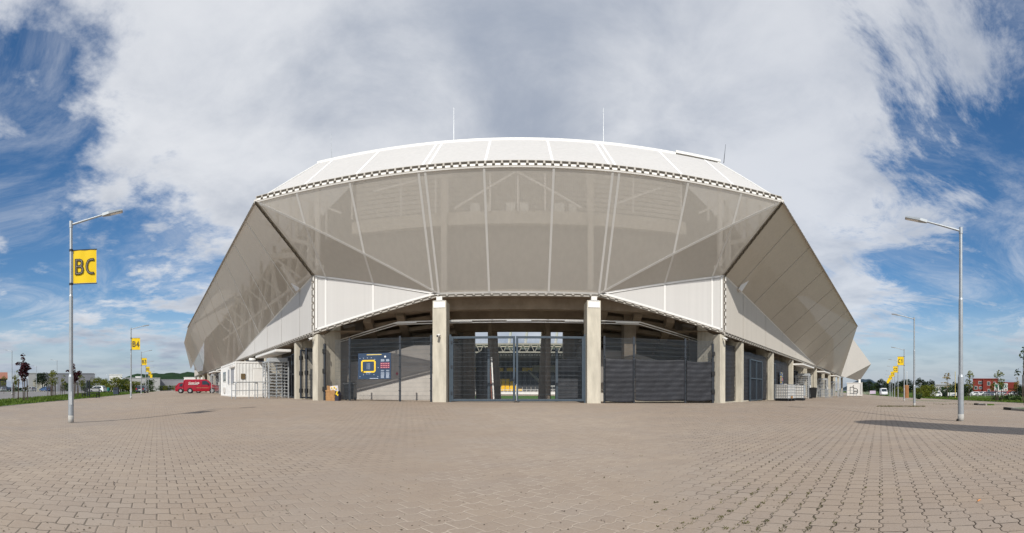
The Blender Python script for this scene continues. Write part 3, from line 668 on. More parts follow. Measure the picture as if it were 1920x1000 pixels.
for s in (-1, 1):                             # side rooms behind the fences
    x0, x1 = (-12.5, -4.3) if s < 0 else (4.3, 12.5)
    if s < 0:
        mb = MB(); mb.prism([(-13., c-.6), (-3.9, c-.6), (-3.9, c+2.62), (-5.9, c+2.62), (-9.5, c+1.75), (-13., c+1.5)], lambda u, v: (u, 25.7, v), lambda u, v: (u, 25.95, v)); sb(mb, 'inner_wall', plast)
    else:
        mb = MB(); mb.prism([(13., c-.6), (3.9, c-.6), (3.9, c+2.45), (6.4, c+2.4), (9.5, c+1.6), (13., c+1.1)], lambda u, v: (u, 27., v), lambda u, v: (u, 27.25, v)); sb(mb, 'inner_wall', plast)
    bx('inner_wall', walllo, min(s*3.9, s*19), max(s*3.9, s*19), 32.5, 32.8, c-.8, c+5.)
    for q in (0., 1., 2., 3.):
        mb = MB(); mb.bar((s*(4.6+1.9*q), 24.6, c+4.6-.25*q), (s*(5.2+2.2*q), 31.5, c+2.9-.25*q), .45, .5); sb(mb, 'raker_beam', concd)
    for q in range(6):
        mb = MB(); mb.bar((s*3.9, 25.2+q*1.1, c+4.7-q*.36), (s*11.5, 25.2+q*1.1, c+3.9-q*.36), .9, .22); sb(mb, 'stand_step', concd)
    if s > 0: bx('inner_pillar', concd, s*6.3-.35, s*6.3+.35, 25.6, 26.3, c-.6, c+4.8)
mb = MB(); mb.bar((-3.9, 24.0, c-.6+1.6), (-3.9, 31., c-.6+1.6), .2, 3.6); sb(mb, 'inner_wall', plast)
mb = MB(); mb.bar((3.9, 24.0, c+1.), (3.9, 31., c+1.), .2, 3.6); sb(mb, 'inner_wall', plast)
for s in (-1, 1):                             # rear of the side arcades and side of the bowl
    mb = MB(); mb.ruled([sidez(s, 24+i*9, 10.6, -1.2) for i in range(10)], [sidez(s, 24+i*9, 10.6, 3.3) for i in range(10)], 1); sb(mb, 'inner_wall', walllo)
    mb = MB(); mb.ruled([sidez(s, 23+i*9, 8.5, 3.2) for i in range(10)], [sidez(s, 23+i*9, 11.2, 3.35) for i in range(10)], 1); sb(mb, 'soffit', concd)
# lighting conduit with tubes across the three bays
def zpix(py, y): return c+(HY-py)/F*y
for z_, r in ((zpix(600, 23.4), .035), (zpix(604.5, 23.4), .025)):
    mb = MB(); mb.path([(-10.2, 24.6, z_-.7), (-6.3, 23.4, z_), (6.3, 23.4, z_), (10.2, 24.6, z_-.7)], r); sb(mb, 'conduit', wmetal)
for x in (-5.9, -3.0, 0., 2.95, 5.6):
    bx('tube_light', white, x-.62, x+.62, 23.32, 23.42, zpix(602, 23.4)-.03, zpix(602, 23.4)+.03)
# ------------------------------------------------------------------ gates, mesh fences, tarpaulins
wirem = mat('fence_wire', (.10, .12, .14), .45, .3)
def wire_panel(mb, a, b, z0, z1, px=.06, pz=.2, r=.0075):
    a, b = Vector(a), Vector(b); d = (b-a).normalized(); L = (b-a).length; n = int(L/px)
    for i in range(n+1):
        p = a+d*(L*i/n); mb.bar((p.x, p.y, z0), (p.x, p.y, z1), r*.8, r, d)
    nn = Vector((-d.y, d.x, 0)); k = int((z1-z0)/pz)
    for j in range(k+1):
        z = z0+(z1-z0)*j/k
        o = nn*(r*1.05); mb.bar((a.x+o.x, a.y+o.y, z), (b.x+o.x, b.y+o.y, z), r*.8)
def gate_leaf(a, b, z0, z1, label, diag=False, w=.11):
    a, b = Vector(a), Vector(b); a.z = b.z = 0; org = Vector((a.x, a.y, zg(a.x, a.y)))
    t = thing('gate_leaf', label, 'gate', org); d = (b-a).normalized(); mb = MB(); U = Vector((0, 0, 1))
    for p in (a+d*w/2, b-d*w/2): mb.bar(p+U*z0, p+U*z1, w, w, d)
    for z in (z0+w/2, z1-w/2): mb.bar(a+d*(w+.001)+U*z, b-d*(w+.001)+U*z, w*.9, w)
    mb.build('frame', blueg, t, org, bevel=.006)
    mb = MB(); wire_panel(mb, a+d*w, b-d*w, z0+w, z1-w, .06, .22); mb.build('wire_mesh', wirem, t, org)
    return t, d, org
GY = 22.5
def gpt(px, y): return Vector((tan(th(px))*y, y, 0))
gz = zg(0, GY)
gt, d_, o_ = gate_leaf(gpt(846, GY), gpt(966, GY), gz+.06, c+2.68, 'left leaf of the blue-grey wire mesh double gate in the central portal')
mb = MB(); mb.box(-.24, -.19, GY-.11, GY-.06, gz+1., gz+1.25); mb.box(-.40, -.20, GY-.13, GY-.11, gz+1.13, gz+1.16); mb.build('handle', dgrey, gt, o_)
gt, d_, o_ = gate_leaf(gpt(967.5, GY), gpt(1095, GY), gz+.06, c+2.68, 'right leaf of the blue-grey wire mesh double gate in the central portal')
mb = MB(); mb.box(-.13, -.10, GY-.1, GY-.06, gz+.1, gz+.9); mb.build('drop_bolt', galv, gt, o_)
for px in (844.3, 1096.7):
    p = gpt(px, GY); t = thing('gate_post', 'blue-grey steel post hinging the central gate, '+('left' if px < 900 else 'right')+' side', 'gate post', (p.x, p.y, gz), group='posts of the central gate')
    mb = MB(); mb.box(-.05, .05, -.06, .06, -.1, c+2.78-gz); mb.build('shaft', blueg, t)
    for z in (.4, 1.7, 2.9): mb = MB(); mb.box(.03, .12, -.09, -.05, z, z+.14); mb.build('hinge', dgrey, t)
def fence(pxs, y, z1, label, postpx, ph=.1):
    a, b = gpt(pxs[0], y), gpt(pxs[1], y); org = Vector((a.x, y, zg(a.x, y))); t = thing('mesh_fence', label, 'fence', org)
    mb = MB(); wire_panel(mb, a, b, org.z+.08, z1, .055, .2); mb.build('wire_mesh', wirem, t, org)
    for q in postpx:
        p = gpt(q, y); mb = MB(); mb.box(p.x-.045, p.x+.045, y+.02, y+.10, zg(p.x, y)-.05, z1+ph)
        for z in (.5, 1.1, 1.7, 2.3, 2.9): mb.box(p.x-.06, p.x+.06, y-.02, y+.018, org.z+z, org.z+z+.05)
        mb.build('post', dgrey, t, org)
    return t
FY = 22.35
fence((629, 808), FY, c+2.66, 'dark welded mesh fence left of the gate with a blue info board on it', (655, 749.5, 808))
fence((1132, 1344), FY, c+2.62, 'dark welded mesh fence right of the gate, lower half covered by tarpaulin', (1133.5, 1189, 1285.5))
def tarp(a, b, z0, z1, label, nrmv, name='tarpaulin', hem=True, group=None):
    """sagging black sheet tied to a fence: a rippled surface with horizontal folds"""
    a, b = Vector(a), Vector(b); L = (b-a).length; n = max(6, int(L/.09)); k = max(8, int((z1-z0)/.05)); mb = MB(); nn = Vector(nrmv).normalized()
    ph = random.uniform(0, 9); rows = []
    for j in range(k+1):
        v = j/k; row = []
        for i in range(n+1):
            u = i/n; x = u*L
            rip = .006*sin(v*k*.05*2*pi/.24+.5*sin(x*1.3+ph))+.010*sin(x*3.1+v*5+ph)+.007*sin(x*7.3-v*19+2*ph)*(.3+.7*sin(x*.9+ph)**2)+random.gauss(0, .0018)
            z = z0+(z1-z0)*v+(.025*sin(x*2.2+ph)-.015*abs(sin(x*pi/1.2)))*(1 if j in (0, k) or True else 0)*(1-v if v < .5 else v)
            row.append(a.lerp(b, u)+nn*(rip+.03)+Vector((0, 0, z)))
        rows.append(row)
    base = len(mb.v)
    for r in rows: mb.v += r
    for j in range(k):
        for i in range(n):
            q = j*(n+1)+i; mb.f.append((q, q+1, q+n+2, q+n+1)); mb.m.append(0)
    org = Vector((a.x, a.y, z0))
    o = mb.build(name, tarpm, None, org, smooth_=True); o.location = org
    md = o.modifiers.new('thickness', 'SOLIDIFY'); md.thickness = .003; md.offset = 0
    tag(o, label, 'tarpaulin', group); return o
for k_, (p0, p1, lab) in enumerate(((1134, 1188, 'black tarpaulin on the right fence between the gate column and the first post'), (1190.5, 1284, 'widest black tarpaulin on the right fence between its two posts'), (1287, 1340, 'black tarpaulin on the right fence beside the corner column'))):
    a, b = gpt(p0, FY-.03), gpt(p1, FY-.03); tarp(a, b, zg(a.x, FY)+.12-(.0 if k_ else .05), c+1.6-(.02*k_), lab, (0, -1, 0), group='tarpaulins on the front fence')
# things lying under the fence
for px0, px1, m_, lab in ((1137, 1187, white, 'white plank lying under the tarpaulin beside the gate column'), (1213, 1259, mat('plank_orange', (.42, .23, .11), .8), 'orange-brown plank lying at the foot of the fence')):
    p, q = G(px0, 753.5), G(px1, 752.6); o = (p+q)/2; mb = MB(); mb.bar(p+Vector((0, 0, .03)), q+Vector((0, 0, .03)), .16, .06); x = mb.build('plank', m_, None, o, bevel=.008); x.location = o; tag(x, lab, 'plank')
for px in (1305, 1318, 1330):
    p = G(px, 752.3); mb = MB(); mb.prism([(-.14, 0), (.12, 0), (.15, .05), (.06, .11), (-.08, .1), (-.15, .04)], lambda u, v: (u, -.08, v), lambda u, v: (u*.8, .09, v*.8)); x = mb.build('rubble_stone', conc, bevel=.015); x.location = p; tag(x, 'small pale stone at the foot of the right tarpaulin', 'stone', 'stones weighing the tarpaulin down')
# info board: plan of the ground
def board(o, ax, wd, ht, label, rich=True):
    """navy board; ax = unit vector to its right, front towards -Y side of ax"""
    ax = Vector(ax); nn = Vector((ax.y, -ax.x, 0)); t = thing('info_board', label, 'sign', o); U = Vector((0, 0, 1))
    def f(u, v, dpt): return ax*u+U*v+nn*dpt
    mb = MB(); mb.obox(U*ht/2, ax*wd/2, nn*.012, U*ht/2); mb.build('panel', navy, t)
    def rect(mb, u0, u1, v0, v1, dpt=.016, mi=0): mb.obox(f((u0+u1)/2, (v0+v1)/2, dpt), ax*(u1-u0)/2, nn*.0025, U*(v1-v0)/2, mi)
    X = lambda q: (q-.5)*wd; Yv = lambda q: (1-q)*ht
    r = .06; x0, x1, y0, y1 = X(.12), X(.52), Yv(.72), Yv(.29)
    pl = [(x0+r, y0), (x1-r, y0), (x1, y0+r), (x1, y1-r), (x1-r, y1), (x0+r, y1), (x0, y1-r), (x0, y0+r), (x0+r, y0)]
    mb = MB(); strokes(mb, [pl], f, .075*wd/1.63, 0, .019); mb.build('plan_ring', mat('plan_yellow', (.83, .56, .03), .5), t)
    mb = MB(); wv = mat('print_pale', (.48, .55, .66), .6)
    rect(mb, X(.24), X(.40), Yv(.755), Yv(.735), .018)
    for q in (.28, .32, .36): rect(mb, X(q)-.006, X(q)+.006, Yv(.62), Yv(.38))
    for (u, v) in ((.06, .19), (.17, .19), (.29, .18), (.41, .18), (.52, .24), (.06, .9), (.17, .83), (.26, .80), (.31, .80), (.36, .80), (.49, .83), (.62, .56), (.61, .9)):
        rect(mb, X(u)-.02, X(u)+.02, Yv(v)-.014, Yv(v)+.014)
    rect(mb, X(.36), X(.62), Yv(.985), Yv(.965))
    for cx in (.70, .855):
        for k in range(9):
            v = .245+.022*k if k < 4 else .66+.028*(k-4)+(.03 if k > 5 else 0)
            rect(mb, X(cx), X(cx+.11-.02*random.random()), Yv(v+.012), Yv(v))
        for k in range(6): rect(mb, X(cx), X(cx+.11-.03*random.random()), Yv(.842+.024*k), Yv(.83+.024*k))
    mb.build('lettering', wv, t)
    mb = MB(); rect(mb, X(.27), X(.72), Yv(.075), Yv(.045)); mb.build('title_bar', mat('print_yellow', (.72, .58, .20), .6), t)
    mb = MB(); mb.prism([(X(.83)+.05*cos(a*pi/8), Yv(.145)+.05*sin(a*pi/8)) for a in range(16)], lambda u, v: f(u, v, .014), lambda u, v: f(u, v, .019)); mb.build('emblem', white, t)
    mb = MB()
    for i in range(5):
        for j in range(3): rect(mb, X(.69+.056*i), X(.735+.056*i), Yv(.435+.075*j), Yv(.38+.075*j)); rect(mb, X(.705+.056*i), X(.72+.056*i), Yv(.42+.075*j), Yv(.395+.075*j), .0195, 1)
    mb.build('pictograms', [redm, white], t)
    return t
bl, br_ = PY(671.5, 711.5, FY-.05), PY(733, 711.5, FY-.05)
board((( bl.x+br_.x)/2, FY-.05, bl.z), (1, 0, 0), br_.x-bl.x, PY(700, 662.5, FY-.05).z-bl.z, 'navy blue board with a yellow stadium plan and red pictograms on the left fence')
# wheelie bins
def bin_(p, rz, label, group='black wheelie bins', h=1.06):
    t = thing('wheelie_bin', label, 'bin', p, rz, group); mb = MB(); b = len(mb.v)
    for z, w, d in ((.08, .22, .26), (h*.9, .28, .34)): mb.v += [Vector((-w, -d, z)), Vector((w, -d, z)), Vector((w, d, z)), Vector((-w, d, z))]
    for q in ((0, 3, 2, 1), (4, 5, 6, 7), (0, 1, 5, 4), (1, 2, 6, 5), (2, 3, 7, 6), (3, 0, 4, 7)): mb.f.append(q); mb.m.append(0)
    mb.box(-.305, .305, -.36, .36, h*.86, h*.905); mb.build('body', black, t, bevel=.02)
    mb = MB(); mb.prism([(-.38, h*.91), (.40, h*.91), (.40, h*.94), (0, h), (-.36, h*.95)], lambda u, v: (-.31, u, v), lambda u, v: (.31, u, v)); mb.tube((-.29, .43, h*.93), (.29, .43, h*.93), .02); mb.build('lid', black, t, bevel=.012)
    for x in (-.25, .25): mb = MB(); mb.tube((x-.03, .24, .1), (x+.03, .24, .1), .1, n=14); mb.build('wheel', tyre, t)
    return t
p = gpt(656, 23.0); bin_((p.x, p.y, zg(p.x, p.y)-.03), R_(12), 'black wheelie bin behind the front mesh fence beside the cardboard bale', h=1.0)
# bale of cardboard
p = gpt(626, 21.95); t = thing('cardboard_bale', 'bale of flattened brown cardboard with a yellow and white printed box on top', 'cardboard', (p.x, p.y, zg(p.x, p.y)), R_(-6))
mb = MB(); yy_ = 0.
for i in range(7):
    h_ = .07+.02*random.random(); mb.box(-.36-.03*random.random(), .14+.05*random.random(), -.2-.02*random.random(), .2, yy_+.002, yy_+h_); yy_ += h_
mb.build('carton_stack', card, t, bevel=.006)
mb = MB()
for i in range(4): mb.obox((-.30+.05*i, .02, .52+.012*i), (.022, 0, .004), (0, .17, 0), (-.01, 0, .26-.02*i))
mb.build('upright_carton', card, t)
mb = MB(); mb.obox((.12, -.17, .62), (.22, .02, .02), (0, .012, .0), (-.02, 0, .15)); bxx = mb.build('printed_box', mat('print_white_box', (.55, .53, .56), .6, var=.3, scale=9.), t)
mb = MB()
for (u, v, r_) in ((-.04, .66, .045), (.12, .70, .05), (.05, .58, .035), (.22, .62, .04), (.3, .45, .05), (.26, .36, .06), (.33, .3, .05)): mb.tube((u, -.215, v), (u+.01, -.19, v), r_, n=9)
mb.build('printed_pattern', mat('print_lemon', (.85, .60, .03), .5), t)
mb = MB(); mb.prism([(.16, 0), (.36, 0), (.4, .3), (.28, .52), (.2, .5)], lambda u, v: (u, -.19, v), lambda u, v: (u*.97, .12, v)); mb.build('crumpled_bag', mat('bag_dark', (.03, .03, .05), .5), t)
# security cameras and floodlight under the eave
def cctv(p, d, label):
    t = thing('security_camera', label, 'camera', p, group='security cameras'); d = Vector(d).normalized()
    mb = MB(); mb.tube((0, 0, 0), d*.16, .03); mb.build('arm', wmetal, t)
    mb = MB(); mb.tube(d*.12+Vector((0, 0, -.03)), d*.3+Vector((0, 0, -.09)), .065, .06, 12); mb.build('housing', wmetal, t)
    mb = MB(); mb.tube(d*.3+Vector((0, 0, -.09)), d*.31+Vector((0, 0, -.093)), .045, .045, 12); mb.build('lens', black, t)
cctv((-3.78, 21.9, PY(825, 628, 21.9).z), (-.3, -1, 0), 'small white dome camera on the left portal column')
q = PY(1353, 634, 21.9); cctv((10.4, 21.95, q.z), (.5, -1, 0), 'white bullet camera at the top of the right corner column')
q = PY(589, 634, 21.9); cctv((-10.5, 21.95, q.z), (-.5, -1, 0), 'dark bullet camera at the top of the left corner column')
# inner gates seen through the portal: folded back, covered with black sheet
for (x0, y0, x1, y1, z1, lab) in ((-2.75, 29.6, -1.72, 25.2, 2.55, 'open inner gate leaf covered with black sheet, left of the view to the pitch'), (2.0, 25.2, 2.55, 29.8, 2.6, 'open inner gate leaf covered with black sheet, right of the view to the pitch')):
    a, b = Vector((x0, y0, 0)), Vector((x1, y1, 0)); o = Vector((x0, y0, c-.55)); t = thing('inner_gate', lab, 'gate', o)
    mb = MB(); mb.bar(a+Vector((0, 0, c+.95)), b+Vector((0, 0, c+.95)), .05, 2.9); mb.build('sheet', tarpm, t, o)
    mb = MB(); e = b if y1 < y0 else a; mb.bar(e+Vector((.07, -.06, c-.5)), e+Vector((.07, -.06, c+2.3)), .12); mb.build('post', blueg, t, o)
a, b = Vector((2.15, 26.3, 0)), Vector((4.0, 26.3, 0)); tarp(a, b, c-.45, c+1.85, 'black sheet hung across the passage at the right inside the portal', (0, -1, 0))
for (px0, py0, px1, py1, m_, lab) in ((921.5, 670, 926, 749, wmetal, 'white pole leaning in the passage behind the gate'), (919, 688, 922.5, 748, mat('pole_rust', (.25, .09, .06), .8), 'rusty brown pole leaning in the passage behind the gate')):
    p0, p1 = PY(px0, py0, 25.4), PY(px1, py1-2, 24.9); p1.z = zg(0, 24.9)-.03; mb = MB(); mb.tube(p0, p1, .045 if m_ is wmetal else .025); x = mb.build('leaning_pole', m_, None, p1); x.location = p1; tag(x, lab, 'pole')
q = PY(744.5, 701, 25.67); mb = MB(); mb.prism([(-.07, 0), (0, -.12), (.07, 0), (0, .12)], lambda u, v: (u, 0, v), lambda u, v: (u, -.02, v)); x = mb.build('fire_sign', redm); x.location = q; tag(x, 'small red diamond sign on the inner wall left of the gate', 'sign')
# ------------------------------------------------------------------ left and right flanks: gates, turnstiles, canopies
def turnstile(sg, s, p, label, w=1.5, h=2.3):
    o = SG(sg, s, p); t = thing('turnstile', label, 'turnstile', o, sg*R_(45), 'full-height turnstiles')
    mb = MB()
    for x in (-w/2, -.12, w/2):
        for y in (-.65, .65): mb.box(x-.035, x+.035, y-.035, y+.035, 0, h)
    for y in (-.65, .65): mb.box(-w/2-.035, w/2+.035, y-.036, y+.036, h+.001, h+.08)
    for x in (-w/2, -.12, w/2): mb.box(x-.034, x+.034, -.61, .61, h+.001, h+.079)
    mb.box(-.05, w/2, -.6, .6, h+.08, h+.26); mb.build('frame', galvw, t)
    mb = MB()
    for k in range(11):
        z = .14+k*.2
        mb.tube((-w/2+.03, -.65, z), (-.15, -.65, z), .022, n=6); mb.tube((-.1, .65, z), (w/2, .65, z), .022, n=6)
        mb.tube((w/2, -.6, z), (w/2, .6, z), .022, n=6); mb.tube((-w/2, -.6, z), (-w/2, .6, z), .022, n=6)
    mb.build('bars', galvw, t)
    mb = MB(); mb.tube((.3, 0, .05), (.3, 0, h), .05)
    for k in range(10):
        z = .2+k*.2
        for a in range(3):
            e = a*2*pi/3+.4; mb.tube((.3, 0, z), (.3+.6*cos(e), .6*sin(e), z), .02, n=6)
    mb.build('rotor', galv, t)
    mb = MB(); mb.box(-.28, -.02, -.78, -.70, 1.0, 1.35); mb.build('reader', wmetal, t)
    return t
def canopy(sg, s0, s1):
    mb = MB(); z = CAMZ+2.5; a, b = sidez(sg, s0, 7.7, 2.5), sidez(sg, s1, 7.7, 2.5)
    mb.bar(a, b, 1.0, .16); return sb(mb, 'canopy', wmetal, bevel=.02)
def side_gate(sg, s0, s1, label, p=8.9, h=2.9, meshy=True, m=blueg):
    a, b = S(sg, s0, p), S(sg, s1, p); a.z = b.z = 0; o = Vector((a.x, a.y, zg(a.x, a.y))); t = thing('side_gate', label, 'gate', o, group='tall gates in the side arcades'); d = (b-a).normalized(); U = Vector((0, 0, 1))
    mb = MB(); n = max(2, round((s1-s0)/1.5))
    for i in range(n+1): q = a+d*((s1-s0)*i/n); mb.bar(q+U*(o.z+.0), q+U*(o.z+h), .09, .09, d)
    for z in (.06, h*.55, h): mb.bar(a+U*(o.z+z), b+U*(o.z+z), .07, .07)
    mb.build('frame', m, t, o)
    mb = MB()
    k = int((s1-s0)/.12)
    for i in range(k): q = a+d*((s1-s0)*(i+.5)/k); mb.bar(q+U*(o.z+.1), q+U*(o.z+h-.04), .02, .02, d)
    mb.build('bars', dgrey, t, o); return t
# left: open dark gate leaves folded between the first columns
for q, lab in ((24.4, 'dark gate leaf folded back against the first left side column'), (25.4, 'dark gate leaf standing between the two nearest left side columns')):
    a = S(-1, q, 8.2); o = Vector((a.x, a.y, zg(a.x, a.y))); t = thing('folded_gate', lab, 'gate', o); b = S(-1, q+.35, 9.3); U = Vector((0, 0, 1))
    mb = MB(); mb.bar(a+U*(o.z+.05), a+U*(c+2.4), .1); mb.bar(b+U*(o.z+.05), b+U*(c+2.4), .08); mb.bar(a+U*(c+2.35), b+U*(c+2.35), .08); mb.bar(a+U*(o.z+.1), b+U*(o.z+.1), .08); mb.build('frame', dgrey, t, o)
    mb = MB(); wire_panel(mb, a, b, o.z+.1, c+2.35, .06, .2); mb.build('wire_mesh', wirem, t, o)
    for z in (.5, 1.5, 2.4): mb = MB(); mb.obox(a+U*(o.z+z), (.08, 0, 0), (0, .08, 0), (0, 0, .12)); mb.build('hinge', black, t, o)
for sx, lab in ((-1, 'dark steel post with hinges beside the left corner column'), (1, 'dark steel post with hinges beside the right corner column')):
    x = sx*(10.0 if sx < 0 else 9.97); o = Vector((x, 22.3, zg(x, 22.3))); t = thing('hinge_post', lab, 'gate post', o); mb = MB(); mb.box(x-.05, x+.05, 22.25, 22.35, o.z-.05, c+2.5); mb.build('shaft', dgrey, t, o)
    for z in (.5, 1.45, 2.5): mb = MB(); mb.box(x-.09, x+.09, 22.2, 22.24, o.z+z, o.z+z+.22); mb.build('hinge', black, t, o)
a0 = gpt(601, 22.3); a1 = gpt(627, 23.4); o = Vector((a0.x, a0.y, zg(*a0.xy))); t = thing('mesh_fence', 'short welded mesh panel in front of the left corner fin wall', 'fence', o); mb = MB(); wire_panel(mb, a0, a1, o.z+.1, c+2.4, .1, .2, .008); mb.build('wire_mesh', wirem, t, o)
# pipes on the second left column
side_gate(-1, 27.3, 29.5, 'dark barred gate beside the near left turnstile')
turnstile(-1, 28.9, 7.6, 'galvanised turnstile between the white office container and the second left column')
canopy(-1, 27.4, 33.2); canopy(-1, 50.5, 56); canopy(-1, 58.5, 64)
side_gate(-1, 30., 33.3, 'dark barred gate behind the near left turnstile', 9.3)
for q, lab in ((51, 'galvanised turnstile beside the nose of the red van'), (60, 'farther galvanised turnstile in the left arcade beyond the red van')): turnstile(-1, q+1, 7.8, lab)
for q0, q1, lab in ((42.2, 49.5, 'barred gate in the left arcade behind the white office container'), (50.7, 57.3, 'barred gate in the left arcade behind the red van'), (58.7, 65.4, 'barred gate in the left arcade just beyond the red van'), (66.7, 73.4, 'last visible barred gate in the far left arcade')): side_gate(-1, q0, q1, lab)
# right: black sheets between columns
SH = c+2.55
tarp(S(1, 23.3, 8.6), S(1, 26.1, 8.6), zg(12, 24)+.05, SH+.1, 'narrow black sheet just round the right corner column', (K, -K, 0), group='black sheets along the right side')
tarp(S(1, 26.8, 8.6), S(1, 33.9, 8.6), zg(15, 27)+.05, SH, 'black sheet over the right side gate between the second and third columns', (K, -K, 0), group='black sheets along the right side')
tarp(S(1, 34.7, 8.6), S(1, 41.9, 8.6), zg(20, 32)+.05, SH, 'black sheet behind the two white liquid tanks', (K, -K, 0), group='black sheets along the right side')
side_gate(1, 29., 32., 'grey-blue framed double gate in front of a black sheet, right side', 8.45, 2.75)
side_gate(1, 34.9, 36.4, 'dark barred panel beside the third right side column', 8.5)
v = SG(1, 38.3, 8.4); board(v+Vector((0, 0, 1.05)), (K, K, 0), 1.2, 1.28, 'navy blue board with a yellow stadium plan above the white liquid tanks')
side_gate(1, 42.7, 49.8, 'barred gate behind the near right turnstile', 9.1); side_gate(1, 50.8, 57.8, 'barred gate behind the railings on the right side', 8.9)
side_gate(1, 58.8, 65.6, 'barred gate behind the second right turnstile', 9.1); side_gate(1, 66.8, 73.6, 'barred gate farther along the right arcade', 8.9); side_gate(1, 74.8, 81.5, 'barred gate near the white kiosk on the right', 8.9)
turnstile(1, 46.5, 7.9, 'galvanised turnstile just behind the white liquid tanks'); turnstile(1, 62, 7.9, 'galvanised turnstile behind the right railings'); turnstile(1, 78, 7.9, 'small far turnstile beside the white kiosk')
canopy(1, 42.4, 49.5); canopy(1, 58.6, 65); canopy(1, 74.6, 81)
v = SG(1, 46.2, 6.8); bin_(v, R_(45), 'black wheelie bin beside the turnstile behind the white tanks', h=1.15)
# liquid tanks
def tank(p, rz, label):
    t = thing('liquid_tank', label, 'tank', p, rz, 'caged white liquid tanks'); w, d, z0, z1 = .6, .5, .17, 1.16
    mb = MB(); mb.box(-w+.03, w-.03, -d+.03, d-.03, z0+.01, z1-.02); mb.tube((0, 0, z1-.021), (0, 0, z1+.03), .11); mb.build('bottle', plastw, t, bevel=.09)
    mb = MB(); r = .014
    for z in (z0+.03, z0+.22, z0+.42, z0+.62, z0+.82, z1-.02):
        q = [(-w, -d, z), (w, -d, z), (w, d, z), (-w, d, z), (-w, -d, z)]; mb.path(q, r, 6)
    for i in range(7):
        x = -w+2*w*i/6
        for y in (-d, d): mb.tube((x, y, z0), (x, y, z1), r, n=6)
    for i in range(1, 6):
        y = -d+2*d*i/6
        for x in (-w, w): mb.tube((x, y, z0), (x, y, z1), r, n=6)
    mb.build('cage', galv, t)
    mb = MB()
    for x in (-.5, 0, .5): mb.box(x-.07, x+.07, -d, d, 0, .12)
    mb.box(-w, w, -d, d, .121, .165); mb.build('pallet', black, t)
    mb = MB(); mb.box(-.12, .12, -d-.03, -d-.012, .19, .36); mb.build('plate', card, t)
tank(SG(1, 31.6, 6.65), R_(30), 'nearer white plastic tank in a wire cage on the right side'); tank(SG(1, 34.7, 6.3), R_(48), 'second white caged tank tucked behind the nearer one')
# railings (queue barriers)
def railing(pts, label, h=1.02, group='grey tube queue railings', posts=None):
    o = Vector(pts[0]); t = thing('queue_railing', label, 'railing', o, group=group); r = .026
    pp = [Vector(p)-o for p in pts]; U = Vector((0, 0, 1)); mb = MB()
    mb.path([pp[0]+U*(h-.08)]+[p+U*h+((pp[1]-pp[0]).normalized()*.08 if i == 0 else (pp[-2]-pp[-1]).normalized()*.08 if i == len(pp)-1 else Vector()) for i, p in enumerate(pp)]+[pp[-1]+U*(h-.08)], r); mb.build('handrail', galv, t)
    mb = MB(); mb.path([p+U*h*.5 for p in pp], .018); mb.build('mid_rail', galv, t)
    for a, b in zip(pp, pp[1:]):
        n = max(1, round((b-a).length/1.4))
        for i in range(n+(1 if b is pp[-1] else 0)):
            q = a.lerp(b, i/n); mb = MB(); mb.tube(q-U*.08, q+U*(h-.08 if (i == 0 and a is pp[0]) or (i == n) else h), r); mb.build('post', galv, t)
railing([GD(434.5, 28.3), GD(467, 28.9), GD(483, 30.)], 'grey tube railing in front of the white office container')
railing([GD(441.5, 27.8), GD(478, 28.2), GD(505, 28.4)], 'second grey tube railing reaching the left turnstile')
railing([SG(1, 49, 5.9), SG(1, 56, 5.9)], 'grey tube railing beside the black bin on the right side'); railing([SG(1, 53, 7.1), SG(1, 60, 7.1)], 'grey tube railing close to the second right turnstile'); railing([SG(1, 60, 5.6), SG(1, 68, 5.6)], 'long grey tube railing before the far right arcade')
railing([SG(1, 70, 5.8), SG(1, 76, 4.0)], 'grey tube railing running in front of the white kiosk')
# white office container
cn = GD(441, 33.8); t = thing('office_container', 'white corrugated office container at the left side of the stadium', 'container', cn, R_(135)); W2, L2, H2 = 2.42, 7.6, 2.62
mb = MB(); prof = []                           # local: x along the side away from the camera, y away from the wall; the stadium is at -y
def wall_corr(mb, a, b, z0, z1, n, dpt=.016):
    a, b = Vector(a), Vector(b); d = (b-a)/n; nn = Vector((d.y, -d.x, 0)).normalized(); pts = []
    for i in range(n): pts += [a+d*i, a+d*(i+.35), a+d*(i+.5)+nn*dpt, a+d*(i+.85)+nn*dpt]
    pts.append(b); mb.ruled([p+Vector((0, 0, z0)) for p in pts], [p+Vector((0, 0, z1)) for p in pts], 1)
wall_corr(mb, (L2-.1, -.04, 0), (.1, -.04, 0), .14, H2-.14, 26); wall_corr(mb, (.04, -.1, 0), (.04, -W2+.1, 0), .14, H2-.14, 9)
mb.box(.07, L2-.07, -W2+.04, -.07, .1, H2-.1); contw = mat('container_white', (.72, .72, .70), .5, var=.10, scale=1.3); mb.build('wall', contw, t)
mb = MB()
for x in (0.06, L2-.06):
    for y in (-.06, -W2+.06): mb.box(x-.06, x+.06, y-.06, y+.06, .0, H2)
for z in (.07, H2-.07):
    for y in (-.061, -W2+.061): mb.box(.121, L2-.121, y-.055, y+.055, z-.068, z+.068)
    for x in (.061, L2-.061): mb.box(x-.055, x+.055, -W2+.121, -.121, z-.067, z+.067)
mb.build('frame', white, t, bevel=.012)
mb = MB(); mb.box(.05, L2-.05, -W2+.05, -.05, H2-.05, H2-.01); mb.build('roof', contw, t)
mb = MB(); mb.box(-.012, .035, -2.28, -1.38, .16, 2.12); mb.box(-.03, .0, -2.34, -1.32, 2.13, 2.19, 0); dr = mb.build('door', white, t)
mb = MB(); mb.tube((-.05, -1.47, 1.05), (-.05, -1.60, 1.05), .014); mb.build('handle', galv, dr)
mb = MB(); mb.box(-.03, .04, -.75, -.43, 1.33, 1.72); mb.build('vent', mat('vent_bronze', (.14, .10, .05), .5), t)
